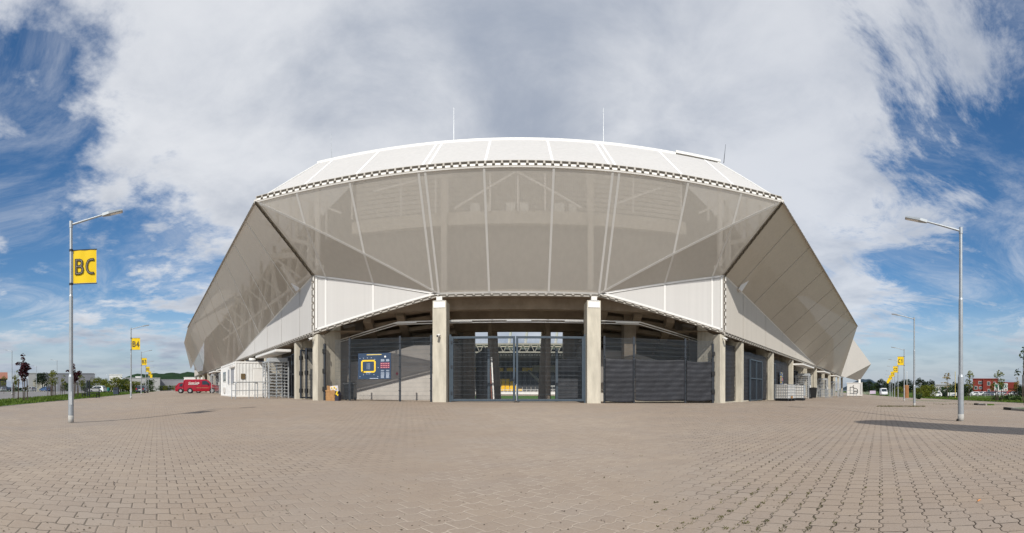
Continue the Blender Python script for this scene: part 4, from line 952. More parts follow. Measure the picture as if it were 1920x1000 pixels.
def win(x0, x1, z0, z1, shutter):
    mb = MB(); mb.box(x0, x1, -.06, -.005, z0, z1); w_ = mb.build('window', wmetal, t)
    mb = MB(); mb.box(x0+.06, x1-.06, -.006, .004, z0+.06, z1-.06); mb.build('shutter' if shutter else 'pane', mat('shutter_grey', (.30, .31, .33), .5) if shutter else gll, w_)
win(.45, 2.1, .95, 2.15, True); win(4.6, 6.3, 1.2, 2.1, False); win(2.6, 3.6, .95, 2.2, True)
mb = MB(); mb.box(.3, 2.2, .0, .14, 2.2, 2.34); mb.build('shutter_box', steelg, t)
mb = MB(); mb.box(5.1, 5.9, .0, .05, .3, .75); mb.build('poster', steelg, t)
mb = MB(); mb.tube((1.1, -1.5, H2-.02), (1.1, -1.5, H2+.2), .24, n=16); mb.tube((1.1, -1.5, H2+.2), (1.1, -1.5, H2+.32), .27, .24, n=16); mb.build('roof_fan', wmetal, t)
mb = MB(); mb.box(.3, .38, -1.6, -.9, H2, H2+.1); mb.box(.3, .38, -2.2, -1.75, H2, H2+.1); mb.build('solar_panel', cardark, t)
mb = MB(); mb.tube((0, -2.2, 2.35), (-.14, -2.2, 2.3), .07, .09, 10); mb.build('lamp', black, t)
mb = MB(); mb.box(-.02, .02, -2.7, -2.45, 1.1, 1.4); mb.build('letter_box', galv, t)
# white kiosk with a drawn cup on the right side
k0 = GD(1588, 88.); t = thing('kiosk', 'white kiosk with a black line drawing of a steaming cup, at the far right end', 'kiosk', k0, R_(-41))
mb = MB(); mb.box(0, 2.95, 0, 4.2, .05, 2.45); mb.build('wall', mat('kiosk_white', (.70, .69, .66), .6, var=.06), t, bevel=.03)
mb = MB(); mb.box(-.06, 3.0, -.06, 4.26, 2.452, 2.58); mb.build('roof', white, t)
mb = MB(); mb.box(2.25, 2.65, 1., 1.4, 2.582, 3.25); mb.build('chimney', white, t)
mb = MB(); f = lambda u, v, d_: Vector((u, -d_, v))
strokes(mb, [[(.62, .5), (.62, 1.7), (1.3, 1.7), (1.3, .5), (.62, .5)], [(1.3, 1.5), (1.7, 1.5), (2.02, 1.25), (2.08, 1.0), (1.3, 1.0)], [(1.3, .82), (2.08, .82), (2.0, .6), (1.7, .45), (1.3, .45)], [(1.16, 1.75), (1.16, 1.92), (1.3, 2.02)]], f, .11, 0, .02)
mb.build('cup_drawing', ink, t)
mb = MB(); mb.box(2.52, 2.58, -.02, -.005, .3, 2.3); mb.box(2.72, 2.76, -.02, -.005, .3, 2.3); mb.build('pipe', dgrey, t)
# ------------------------------------------------------------------ street lamps
CACHE = {}
def lampmeshes():
    if 'pole' in CACHE: return
    mb = MB(); mb.tube((0, 0, -.1), (0, 0, 1.4), .088, .084, 16); mb.tube((0, 0, 1.4), (0, 0, 1.47), .084, .066, 16); mb.tube((0, 0, 1.47), (0, 0, 3.85), .064, .062, 16)
    mb.tube((0, 0, 3.85), (0, 0, 3.9), .062, .05, 16); mb.tube((0, 0, 3.9), (0, 0, 6.1), .05, .046, 16); CACHE['pole'] = mb.mesh('pole', galv, smooth_=False)
    mb = MB(); mb.tube((0, 0, -.03), (0, 0, .22), .0885, .089, 16); CACHE['sleeve'] = mb.mesh('base_sleeve', mat('base_coating', (.42, .41, .38), .7, var=.2, scale=8), smooth_=True)
    mb = MB(); mb.tube((-.03, 0, 6.02), (1.0, 0, 6.28), .033, .028, 10); mb.tube((0, 0, 5.94), (0, 0, 6.14), .056, n=14); CACHE['arm'] = mb.mesh('arm', galv)
    mb = MB(); d = Vector((1., 0, .17)).normalized(); u = Vector((-.17, 0, 1)).normalized(); o = Vector((1., 0, 6.28))
    for k, (x0, x1, w0, w1, h0, h1) in enumerate(((-.04, .16, .05, .11, .04, .035), (.16, .58, .11, .10, .035, .022))):
        pts = []; b = len(mb.v)
        for x, w, h in ((x0, w0, h0), (x1, w1, h1)):
            for y, z in ((-w, -h), (w, -h), (w, h), (-w, h)): mb.v.append(o+d*x+Vector((0, y, 0))+u*z)
        for q in ((0, 3, 2, 1), (4, 5, 6, 7), (0, 1, 5, 4), (1, 2, 6, 5), (2, 3, 7, 6), (3, 0, 4, 7)): mb.f.append(tuple(b+i for i in q)); mb.m.append(0)
    CACHE['head'] = mb.mesh('lamp_head', galv)
    mb = MB(); mb.obox(o+d*.37-u*.036, d*.17, (0, .075, 0), u*.004); CACHE['lens'] = mb.mesh('lens', lampw)
    for k_, z in (('bracket', 4.22), ('bracket2', 5.25)): mb = MB(); mb.bar((.0, 0, z), (.80, 0, z), .022); mb.tube((0, 0, z-.03), (0, 0, z+.03), .062, n=12); CACHE[k_] = mb.mesh('bracket', dgrey)
    mb = MB(); mb.box(-.045, .045, -.09, -.078, .55, .95); CACHE['door'] = mb.mesh('access_door', galvw)
    mb = MB(); n = 10
    for i in range(n):
        for j in range(n): pass
    A = [Vector((.06+.72*i/n, .006*sin(i*.9), 4.24)) for i in range(n+1)]; B = [Vector((.06+.72*i/n, .005*sin(i*1.3+1), 5.235)) for i in range(n+1)]
    mb.ruled(A, B, 6); CACHE['banner'] = mb.mesh('banner', yel, smooth_=True)
def lettering(txt, flip):
    key = ('let', txt, flip)
    if key not in CACHE:
        mb = MB(); h = .41; w = .20; gap = .125; tot = w*len(txt)+gap*(len(txt)-1)
        u0 = -tot/2
        def f(u, v, dpt): return Vector((.42+(u if not flip else -u), (-dpt if not flip else dpt), 4.53+v))
        for ch in txt:
            pl = [[(u0+p[0]*w/.6, p[1]*h) for p in q] for q in LET[ch]]
            strokes(mb, pl, f, .072, 0, .022); strokes(mb, pl, f, .014, 1, .0265); u0 += w+gap
        CACHE[key] = mb.mesh('lettering', [ink, inl])
    return CACHE[key]
def lamp(p, rz, label, txt=None, flip=False, group='street lamps on the plaza', banner=False, hs=1.):
    lampmeshes(); t = thing('street_lamp', label, 'street lamp', p, rz, group)
    if hs != 1.: t.scale = (1, 1, hs)
    inst(CACHE['pole'], 'pole', t); inst(CACHE['sleeve'], 'base_sleeve', t); inst(CACHE['door'], 'access_door', t); inst(CACHE['arm'], 'arm', t); h = inst(CACHE['head'], 'lamp_head', t); inst(CACHE['lens'], 'lens', h)
    if txt or banner:
        inst(CACHE['bracket'], 'bracket', t); inst(CACHE['bracket2'], 'bracket', t); b = inst(CACHE['banner'], 'banner', t)
        if txt: inst(lettering(txt, flip), 'lettering', b)
    return t
p = G(133.2, 793.); d0 = math.hypot(p.x, p.y); lamp(p, R_(45), 'nearest left street lamp carrying the yellow BC banner', 'BC', hs=1.)
for s_, txt, lab in ((39.8, 'B4', 'street lamp with the yellow B4 banner'), (65.8, 'B3', 'street lamp with the yellow B3 banner'), (91.8, 'B2', 'street lamp with the yellow B2 banner'), (117.8, 'B1', 'small far street lamp with the yellow B1 banner'), (143.8, None, 'farthest left street lamp with a tiny yellow banner overlapping B1')):
    lamp(SG(-1, s_, -2.25), R_(45), lab, txt, banner=True)
p = G(1801.5, 790.); lamp(p, R_(135), 'nearest right street lamp, bare grey pole without banner').scale = (1.2, 1.07, 1.07)
p = GD(1714.3, 31.8); lamp(p, R_(135), 'second street lamp on the right, bare pole between the nearest one and C1')
for s_, txt, lab in ((54.3, 'C1', 'street lamp with the yellow C1 banner'), (73.7, 'C2', 'street lamp with the yellow C2 banner'), (92., 'C3', 'street lamp with the yellow C3 banner'), (111., 'C4', 'far right street lamp with a small yellow banner behind C3'), (131., None, 'second farthest right street lamp with a tiny yellow banner'), (152., None, 'farthest right street lamp, its banner the lowest of the yellow row')):
    lamp(SG(1, s_, -2.75), R_(135), lab, txt, flip=True, banner=True)
for px, top, base, lab, a in ((22.5, 666, 748, 'plain street lamp beside the maroon tree in the car park', 180), (107, 681, 742, 'plain car park lamp between two yellow-green saplings', 180), (68.5, 688, 736, 'tall thin car park lamp in front of the dark green tree', 180), (180, 700, 733, 'small car park lamp near the black bench', 180), (203, 702, 732, 'tiny car park lamp left of the white building', 180)):
    d = F*6.1/(base-top); lamp(GD(px, d), R_(a+20), lab, group='car park lamps')
# ------------------------------------------------------------------ vehicles
def wheels(t, xs, w, r):
    if ('wh', r) not in CACHE:
        mb = MB(); mb.tube((0, -.1, 0), (0, .1, 0), r, n=20); mb.tube((0, -.11, 0), (0, -.1, 0), r*.86, r, 20); a = mb.mesh('tyre', tyre)
        mb = MB(); mb.tube((0, -.118, 0), (0, -.09, 0), r*.6, r*.66, 16); b = mb.mesh('rim', rimm)
        mb = MB()
        for k in range(5):
            e = 2*pi*k/5; mb.obox((r*.35*cos(e), -.121, r*.35*sin(e)), (r*.10*cos(e+pi/2), 0, r*.10*sin(e+pi/2)), (0, .002, 0), (r*.2*cos(e), 0, r*.2*sin(e)))
        CACHE[('wh', r)] = (a, b, mb.mesh('rim_slot', black))
    a, b, c_ = CACHE[('wh', r)]
    for x in xs:
        for sg in (-1, 1):
            o = inst(a, 'wheel', t); o.location = (x, sg*(w-.10), r); o.rotation_euler = (0, 0, 0 if sg < 0 else pi)
            inst(b, 'rim', o)
def vehicle(name, label, cat, p, rz, paint, side, L, W, glassside, wind, wx, r=.32, roofin=.12, belt=.95, group=None, dark_low=.0):
    """side = outline in (x,z), front to +x; the body narrows above the belt line"""
    t = thing(name, label, cat, p, rz, group); zmax = max(q[1] for q in side)
    def yy(z): return W/2-(roofin*max(0., (z-belt))/(zmax-belt)) - (.05 if z < .35 else 0)
    mb = MB(); mb.prism(side, lambda u, v: (u, -yy(v), v), lambda u, v: (u, yy(v), v)); mb.build('body', paint, t, bevel=.05)
    for k, g in enumerate(glassside):
        for sg in (-1, 1):
            mb = MB(); mb.prism(g, lambda u, v: (u, sg*(yy(v)-.02), v), lambda u, v: (u, sg*(yy(v)+.008), v)); mb.build('side_window', gl, t)
    for (a, b, nm) in wind:                       # (x,z) bottom and top of windscreen / rear window
        dv = Vector((b[0]-a[0], 0, b[1]-a[1])); n = Vector((dv.z, 0, -dv.x)).normalized(); n = n if (n.x > 0) == (a[0] > 0) else -n
        mb = MB(); q = [Vector((a[0], -yy(a[1])+.12, a[1])), Vector((a[0], yy(a[1])-.12, a[1])), Vector((b[0], yy(b[1])-.1, b[1])), Vector((b[0], -yy(b[1])+.1, b[1]))]
        mb.prism([(0,), (1,), (2,), (3,)], lambda i: q[i]-n*.03, lambda i: q[i]+n*.01); mb.build(nm, gl, t)
    for x in wx:
        for sg in (-1, 1): mb = MB(); mb.tube((x, sg*(W/2-.06), r), (x, sg*(W/2+.004), r), r*1.16, n=22); mb.build('wheel_arch', black, t)
    wheels(t, wx, W/2+.03, r)
    zf = .68 if zmax < 1.7 else .80
    for sg in (-1, 1):
        mb = MB(); mb.obox((L/2-.12, sg*(W/2-.25), zf), (.11, 0, -.02), (0, .17, 0), (.02, 0, .08)); mb.build('headlight', lampw, t)
        mb = MB(); mb.obox((-L/2+.06, sg*(W/2-.17), zf+.14), (.07, 0, 0), (0, .12, 0), (0, 0, .15)); mb.build('tail_light', lampl, t)
        mb = MB(); mb.obox((L/2-1.35 if zmax < 1.7 else L/2-1.5, sg*(W/2+.07), belt+.08), (.05, 0, 0), (0, .09, 0), (0, 0, .07)); mb.build('mirror', black, t)
    mb = MB(); mb.box(L/2-.2, L/2+.03, -W/2+.03, W/2-.03, .22, .52); mb.build('bumper', black if dark_low else paint, t, bevel=.04)
    mb = MB(); mb.box(-L/2-.03, -L/2+.2, -W/2+.03, W/2-.03, .24, .56); mb.build('bumper', black if dark_low else paint, t, bevel=.04)
    for x in (L/2+.032, -L/2-.032): mb = MB(); mb.box(x-.006, x+.006, -.26, .26, .50 if x > 0 else .60, .61 if x > 0 else .71); mb.build('number_plate', white, t)
    return t
def hatch(label, p, rz, paint, group=None, name='parked_car', cat='car'):
    side = [(-2.02, .32), (-2.05, .62), (-1.98, .98), (-1.62, 1.40), (-1.2, 1.50), (.1, 1.50), (.55, 1.34), (1.05, 1.0), (1.75, .86), (2.0, .68), (2.03, .35), (1.9, .22), (-1.9, .22)]
    return vehicle(name, label, cat, p, rz, paint, side, 4.05, 1.75, [[(-1.5, .98), (-1.32, 1.36), (-.35, 1.42), (-.35, .98)], [(-.28, .98), (-.28, 1.42), (.12, 1.41), (.45, 1.27), (.82, .98)]], [((1.02, 1.02), (.16, 1.48), 'windscreen'), ((-2.0, 1.0), (-1.62, 1.39), 'rear_window')], (-1.28, 1.25), .31, .17, .95, group)
vanside = [(-2.40, .34), (-2.43, .8), (-2.38, 1.3), (-2.28, 1.74), (-2.1, 1.83), (.55, 1.83), (.95, 1.74), (1.45, 1.22), (1.75, 1.10), (2.25, .98), (2.42, .75), (2.44, .38), (2.3, .24), (-2.3, .24)]
vp = GD(377, 62.); rv = vehicle('delivery_van', 'red delivery van with white script lettering parked nose towards the stadium', 'van', vp, R_(38), carred, vanside, 4.88, 1.79,
    [[(.18, 1.14), (.18, 1.64), (.72, 1.64), (1.28, 1.16)]], [((1.42, 1.24), (.98, 1.72), 'windscreen'), ((-2.42, 1.2), (-2.32, 1.66), 'rear_window')], (-1.45, 1.5), .33, .10, 1.1, None, 1)
me = text_mesh('Coca-Cola', .33, .28, .003, .008); me.transform(Matrix.Translation((-.95, -.905, 1.36)) @ Matrix.Rotation(R_(90-7), 4, 'X')); me.materials.append(white); inst(me, 'lettering', rv)
mb = MB(); mb.box(-.6, 1.0, -.902, -.897, .70, .735); mb.build('slogan_line', mat('slogan_gold', (.45, .33, .16), .5), rv)
mb = MB(); mb.bar((-1.7, -.905, 1.15), (-.4, -.905, 1.17), .012, .05); mb.build('wave_line', white, rv)
for zz_ in (.12,):
    for x in (.12, -.62): mb = MB(); mb.box(x-.006, x+.006, -.902, -.893, .45, 1.62); mb.build('door_gap', black, rv)
mb = MB(); mb.box(-2.2, .6, -.7, .7, 1.825, 1.85); mb.build('roof_panel', mat('roof_red_pale', (.62, .35, .36), .35, coat=.4), rv, bevel=.01)  # roof panel in a much paler red than the body
hatch('red hatchback half hidden behind the red delivery van', GD(356, 66.5), R_(38), carred)
hatch('dark blue car seen from behind near the foot of the B3 lamp', GD(267, 92), R_(122), cardark)
wv = [(-2.85, .45), (-2.9, 1.2), (-2.85, 2.3), (-2.6, 2.5), (1.1, 2.55), (1.6, 2.3), (2.15, 1.4), (2.75, 1.15), (2.9, .8), (2.88, .4), (2.7, .3), (-2.7, .3)]
vehicle('white_van', 'white high-roof van facing the viewer on the far right beside the row of lamps', 'van', GD(1656.5, 152), R_(-128), carwh, wv, 5.8, 2.0, [[(1.0, 1.4), (1.0, 2.05), (1.55, 2.05), (1.95, 1.42)]], [((2.15, 1.42), (1.62, 2.3), 'windscreen')], (-1.8, 1.9), .36, .14, 1.4, None, 1)
for k, (px, d, paint, rz, lab) in enumerate(((183, 104, carwh, 200, 'white estate car parked beyond the grass behind the black bench'), (5, 160, carsil, 170, 'silver car in the far left car park, at the left edge'), (17, 165, cardark, 190, 'dark car in the far left car park below the red roof'), (84, 150, carblu, 185, 'blue car parked before the low beige building'), (60, 155, carsil, 170, 'silver car near the foot of the maroon tree in the far car park'),
        (1752, 128, carwh, 165, 'white car on the right behind the bright green bushes'), (1763, 130, cardark, 160, 'dark car beside the white one on the right'))):
    hatch(lab, GD(px, d), R_(rz), paint, 'distant parked cars')
paints = [carwh, carsil, carwh, cardark, carblu, carwh, carsil, carred, carwh, cardark]
for k, (px, lab) in enumerate(((1826, 'first white car of the row before the red brick building'), (1835, 'silver car left in the row before the red brick building'), (1844, 'white car under the upper windows of the red building'), (1852, 'dark car in the row before the red brick building'), (1860, 'blue car in the row left of the white billboard legs'), (1870, 'white car directly below the white billboard'), (1880, 'silver car right of centre below the white billboard'), (1889, 'red car in the row under the right end of the billboard'), (1898, 'white car in the row before the orange brick wing'), (1911, 'last dark car of the row at the right edge'))):
    hatch(lab, GD(px, 165+(k % 3)), R_(150+6*(k % 4)), paints[k], 'cars parked before the red building')
# ------------------------------------------------------------------ pitch and far stand, seen through the portal
PZ = c-1.25
mb = MB(); mb.box(-46, 46, 33.6, 118, PZ-.2, PZ); o = mb.build('pitch', turf, kind='structure')
mb = MB()
for i in range(9): mb.box(-46, 46, 38+i*9, 42.5+i*9, PZ+.002, PZ+.004)
mb.build('mown_stripe', mat('pitch_turf_light', (.055, .135, .016), .9), kind='structure')
gs = thing('far_grandstand', 'far grandstand across the pitch with dark seats, yellow blocks and a lattice roof', 'grandstand', (0, 128, PZ))
def fb(name, m, *a, **kw): mb = MB(); mb.box(*a); return mb.build(name, m, gs, (0, 128, PZ), **kw)
seatm = mat('seat_dark', (.035, .038, .043), .5, var=.3, scale=2.5)
nr_ = 15
mb = MB(); m2 = MB(); m3 = MB()
for i in range(nr_):
    y0, z0 = 124+i*.85, PZ+1.3+i*.36; mb.box(-34, 34, y0, y0+.85, PZ-1+.001*i, z0)
    for k in range(54):
        x = -32+k*1.18
        if abs(x-7.-.6*(nr_-i)*.6) < .9 or abs(x+11) < .7: continue
        (m3 if (-9.5 < x < -2.2-(i-6)*.35 and i < 9 and not (i < 5 and x < -5)) else m2).box(x, x+1.0, y0+.3, y0+.7, z0+.01, z0+.5)
mb.build('terrace', mat('terrace_concrete', (.30, .285, .265), .9), gs, (0, 128, PZ)); m2.build('seat_row', seatm, gs, (0, 128, PZ), kind='stuff'); m3.build('seat_row', yseat, gs, (0, 128, PZ), label='block of yellow seats in the far stand', kind='stuff')
zt = PZ+1.3+nr_*.36
fb('stand_wall', mat('stand_wall_dark', (.022, .022, .024), .8), -36, 36, 137.4, 138, zt-2, c+9.6)
fb('upper_wall', mat('stand_upper_wall', (.17, .15, .115), .8), -36, 36, 137.4, 138, c+9.6, c+13.3)
fb('side_wall', concd, 4, 16, 136.2, 137.3, zt, c+7.6)
for x0, x1 in ((-13, -11), (-8.5, -4.6), (-3.6, -.4), (.9, 5.2)): fb('parapet_banner', yseat, x0, x1, 136.5, 136.6, zt+.35, zt+1.45)
fb('parapet', mat('parapet_pale', (.42, .41, .39), .8), -30, 20, 136.62, 137.2, zt-.2, zt+.4)
mb = MB()
for k in range(33): x = -16+k*1.; mb.bar((x, 122.4, PZ), (x, 122.4, PZ+1.6), .06)
mb.bar((-16, 122.4, PZ+1.6), (16, 122.4, PZ+1.6), .1); mb.bar((-16, 122.4, PZ+.5), (16, 122.4, PZ+.5), .05, .9); mb.build('front_railing', wmetal, gs, (0, 128, PZ))
mb = MB(); mb.bar((7.5, 124, PZ+1.9), (2.8, 137, zt+.4), .5, 1.0); mb.build('stair', conc, gs, (0, 128, PZ))
roofm = mat('stand_roof', (.46, .42, .33), .7, var=.2, scale=.4)
mb = MB(); mb.prism([(118, 12.4), (150, 15.2), (150, 15.6), (118, 13.0)], lambda u, v: (-40, u, c+v-1.1), lambda u, v: (40, u, c+v-1.1)); mb.build('roof', roofm, gs, (0, 128, PZ))
mb = MB(); mb.bar((-40, 117.6, c+9.9), (40, 117.6, c+9.9), .35); mb.bar((-40, 117.8, c+12.), (40, 117.8, c+12.), .35)
for k in range(40):
    x = -40+k*2.; mb.bar((x, 117.7, c+9.9), (x+1, 117.7, c+12.), .16); mb.bar((x+1, 117.7, c+12.), (x+2, 117.7, c+9.9), .16); mb.bar((x+1, 117.7, c+9.9), (x+1, 136, c+9.2), .22); mb.bar((x, 124, c+9.5), (x+1, 126, c+12.), .16)
mb.build('truss', mat('truss_paint', (.30, .28, .23), .7), gs, (0, 128, PZ))
mb = MB(); mb.prism([(119, 9.4), (137, 8.8), (137, 9.1), (119, 9.8)], lambda u, v: (-40, u, c+v-.3), lambda u, v: (40, u, c+v-.3)); mb.build('roof_underside', mat('stand_ceiling', (.06, .06, .06), .8), gs, (0, 128, PZ))
for px in (954, 984.5, 1013, 1041):
    a, b = PY(px, 648, 119), PY(px+7, 600, 116); mb = MB(); mb.tube(a, a+(b-a)*1.7, .38, .26); mb.bar(a+Vector((-1.1, 0, -.6)), a+Vector((1.1, 0, -.6)), .4, .9); mb.build('roof_mast', wmetal, gs, (0, 128, PZ))
mb = MB(); mb.bar((1.7+3.66, 112, PZ), (1.7+3.66, 112, PZ+2.44), .12); mb.bar((12.7, 112, PZ), (12.7, 112, PZ+2.44), .12); mb.bar((5.36, 112, PZ+2.44), (12.7, 112, PZ+2.44), .12); o = mb.build('goal_frame', white); tag(o, 'white goal frame on the pitch seen through the gate', 'goal')
# ------------------------------------------------------------------ trees
def tree_mesh(seed, blobs, n, leaf, trunk, limbs):
    """blobs: (x,y,z,rx,rz); trunk: (height, radius); leaves are small folded faces through the volume"""
    r = random.Random(seed); a = MB(); wts = [b[3]*b[3]*b[4] for b in blobs]
    for _ in range(n):
        x, y, z, rx, rz = r.choices(blobs, wts)[0]
        while True:
            p = Vector((r.uniform(-1, 1), r.uniform(-1, 1), r.uniform(-1, 1)))
            if .25 < p.length < 1: break
        p = p.normalized()*p.length**.6
        o = Vector((x+p.x*rx, y+p.y*rx, z+p.z*rz)); s = leaf*r.uniform(.55, 1.35)
        u = Vector((r.gauss(0, 1), r.gauss(0, 1), r.gauss(0, .6))).normalized(); v = u.cross(Vector((r.gauss(0, 1), r.gauss(0, 1), r.gauss(0, 1)))).normalized()
        a.poly([o-u*s, o-v*s*.55, o+u*s, o+v*s*.55+u*s*.2])
    t = MB(); h, rad = trunk; k = Vector((r.uniform(-.06, .06)*h, r.uniform(-.06, .06)*h, h*.55))
    t.tube((0, 0, -.3), k, rad, rad*.75, 8); t.tube(k, (k.x*.7, k.y*.7, h), rad*.75, rad*.3, 7)
    for i in range(limbs):
        b = r.choice(blobs); z0 = h*r.uniform(.5, .95); t.tube((k.x*.8, k.y*.8, z0), (b[0]*.8, b[1]*.8, max(z0+.1, b[2])), rad*.34, rad*.08, 5)
    return a.mesh('crown', bark), t.mesh('trunk', bark)
def rblobs(seed, n, w, z0, z1, rb):
    r = random.Random(seed); o = []
    for _ in range(n):
        q = r.random(); z = z0+(z1-z0)*q; k = w*(1-.75*abs(q-.4)); a = r.uniform(0, 2*pi); d = k*r.random()**.5; s = rb*r.uniform(.6, 1.25)
        o.append((d*cos(a), d*sin(a), z, s, s*.8))
    return o
def tree(key, spec, p, label, leafm, sc=1., rz=0., group=None, name='tree', cat='tree', stakes=0):
    ck = ('tree', key, leafm.name)
    if ck not in CACHE:
        cr, tr = tree_mesh(*spec); cr.materials.clear(); cr.materials.append(leafm); CACHE[ck] = (cr, tr)
    t = thing(name, label, cat, p, rz, group); t.scale = (sc,)*3
    inst(CACHE[ck][1], 'trunk', t); inst(CACHE[ck][0], 'crown', t)
    for i in range(stakes):
        a = 2*pi*i/stakes+.3; mb = MB(); mb.tube((.45*cos(a), .45*sin(a), -.2), (.38*cos(a), .38*sin(a), 1.75), .045, n=7); mb.build('stake', timber, t)
    return t
big1 = (1, rblobs(1, 26, 2.6, 2.2, 8.2, 1.25), 1900, .24, (7, .22), 8); big2 = (2, rblobs(2, 24, 2.9, 1.8, 6.6, 1.3), 1800, .24, (5.5, .2), 8); big3 = (3, rblobs(3, 20, 1.7, 2.0, 9.5, 1.0), 1700, .22, (8.5, .2), 7)
bush1 = (4, rblobs(4, 18, 1.9, .5, 2.6, .75), 1100, .16, (1.6, .09), 6); bush2 = (5, rblobs(5, 22, 2.5, .6, 3.6, .9), 1300, .18, (2.2, .1), 6)
sap1 = (6, rblobs(6, 9, .75, 1.9, 3.6, .38), 330, .11, (3.5, .045), 6); sap2 = (7, rblobs(7, 7, .6, 1.7, 3.2, .3), 240, .10, (3.3, .04), 7)
map1 = (8, [(0, 0, 1.8, .22, .25), (.05, 0, 2.15, .40, .25), (-.2, .1, 2.45, .36, .2), (.33, 0, 2.6, .42, .22), (-.62, 0, 2.98, .34, .13), (.0, .1, 2.85, .25, .22), (.55, -.1, 2.85, .28, .13), (-.1, 0, 3.3, .16, .2), (-.12, 0, 3.62, .18, .14), (.42, .1, 3.15, .10, .10)], 520, .12, (3.4, .05), 8)
bare = (9, [(0, 0, 3.6, .5, .5), (-.7, 0, 3.3, .6, .12), (.6, 0, 3.2, .5, .14), (-.6, .2, 2.5, .6, .10), (.5, 0, 2.3, .5, .1), (-.3, 0, 1.9, .5, .1)], 220, .12, (4.0, .055), 14)
col_ = (10, rblobs(10, 10, .35, .7, 2.9, .32), 420, .12, (2.8, .04), 5)
def tr_at(px, d, *a, **k): return a, k
def T(key, spec, px, base, top, lab, lm, hgt, rz=0., **kw):
    d = None; p = G(px, base) if base > 743 else None
    if p is None or 'dist' in kw: p = GD(px, kw.pop('dist', 120.))
    d = math.hypot(p.x, p.y); H = (CAMZ+(HY-top)/F*d)-p.z
    return tree(key, spec, p, lab, lm, H/hgt, rz, **kw)
T('map', map1, 44, 748, 661, 'maroon-leaved young maple tied to three stakes on the left grass strip', lf_red, 3.85, 0, name='maple_tree', stakes=3, dist=33)
T('map', map1, 139.5, 744, 681, 'maroon-leaved maple mostly hidden by the nearest left lamp post', lf_red, 3.85, 1.2, name='maple_tree', dist=44, stakes=3)
sg_ = 'young staked trees by the car park'
for px, base, top, dist, lab, spec, key in ((28, 746, 693, 44, 'thin pale green sapling left of the maroon maple', sap2, 's2'), (95, 743, 694, 50, 'yellow-green sapling left of the thin car park lamp', sap1, 's1'), (101, 743, 693, 54, 'tallest yellow-green sapling just right of its neighbour', sap1, 's1'), (117, 741, 702, 62, 'small yellow-green sapling before the grey hall', sap2, 's2'), (148, 741, 700, 60, 'yellow-green sapling right of the nearest left lamp post', sap1, 's1'), (155, 740, 705, 66, 'slim sapling near the black bench', sap2, 's2'), (7, 738, 704, 75, 'small sapling in front of the red-roofed house', sap1, 's1'), (29, 738, 713, 80, 'little bush-like sapling beside the low beige building', sap1, 's1')):
    T(key, spec, px, base, top, lab, lf_yg, 3.95 if spec is sap1 else 3.5, px*.7, dist=dist, group=sg_, name='sapling', stakes=3 if dist < 64 else 0)
T('b2', big2, 79, 735, 696, 'round dark green tree behind the car park lamps on the left', lf_d, 7.9, .4, dist=150)
for k, (px, dist, top, lm, sp, key, hh, lab) in enumerate(((183, 130, 704, lf_yg, bush2, 'u2', 4.4, 'bright green bush behind the black bench'), (193, 140, 707, lf_yg, bush2, 'u2', 4.4, 'bright green bush left of the white building'), (217, 120, 703, lf_yg, bush2, 'u2', 4.4, 'bright yellow-green bush in front of the white building'), (226, 125, 707, lf_g, bush2, 'u2', 4.4, 'green bush right of the white building'), (237, 128, 708, lf_g, bush1, 'u1', 3.3, 'green bush left of the B4 lamp'), (246, 125, 712, lf_yg, bush1, 'u1', 3.3, 'green bush behind the B4 lamp'), (257, 130, 713, lf_yg, bush2, 'u2', 4.4, 'bush over the roof of the dark blue car'), (268, 135, 717, lf_g, bush2, 'u2', 4.4, 'bush right behind the dark blue car'), (282, 120, 708, lf_g, bush2, 'u2', 4.4, 'dark bush between the B3 and B2 lamps'), (171, 150, 712, lf_g, bush2, 'u2', 4.4, 'green bush beyond the white estate car'), (203, 150, 711, lf_g, bush1, 'u1', 3.3, 'low bush beside the tiny car park lamp'), (125, 160, 716, lf_g, bush1, 'u1', 3.3, 'low bush at the foot of the grey hall, left part'), (160, 165, 716, lf_g, bush1, 'u1', 3.3, 'low bush at the foot of the grey hall, right part'))):
    T(key, sp, px, 735, top, lab, lm, hh, k*1.3, dist=dist, group='bushes beyond the left car park', name='bush', cat='bush')
for k, (px, d) in enumerate(((303, 150), (311, 150), (319, 150), (327, 150), (335, 120))):
    T('u1', bush1, px, 735, 722 if k < 4 else 727, ('leftmost bush', 'second bush', 'third bush', 'fourth bush', 'last bush')[k]+(' of the low hedge between the B lamps and the red van' if k < 4 else ' beside the tail of the red hatchback'), lf_yg if k % 2 else lf_g, 3.3, k*.9, dist=d, group='hedge bushes behind the red van', name='bush', cat='bush')
rg = 'trees behind the right car park'
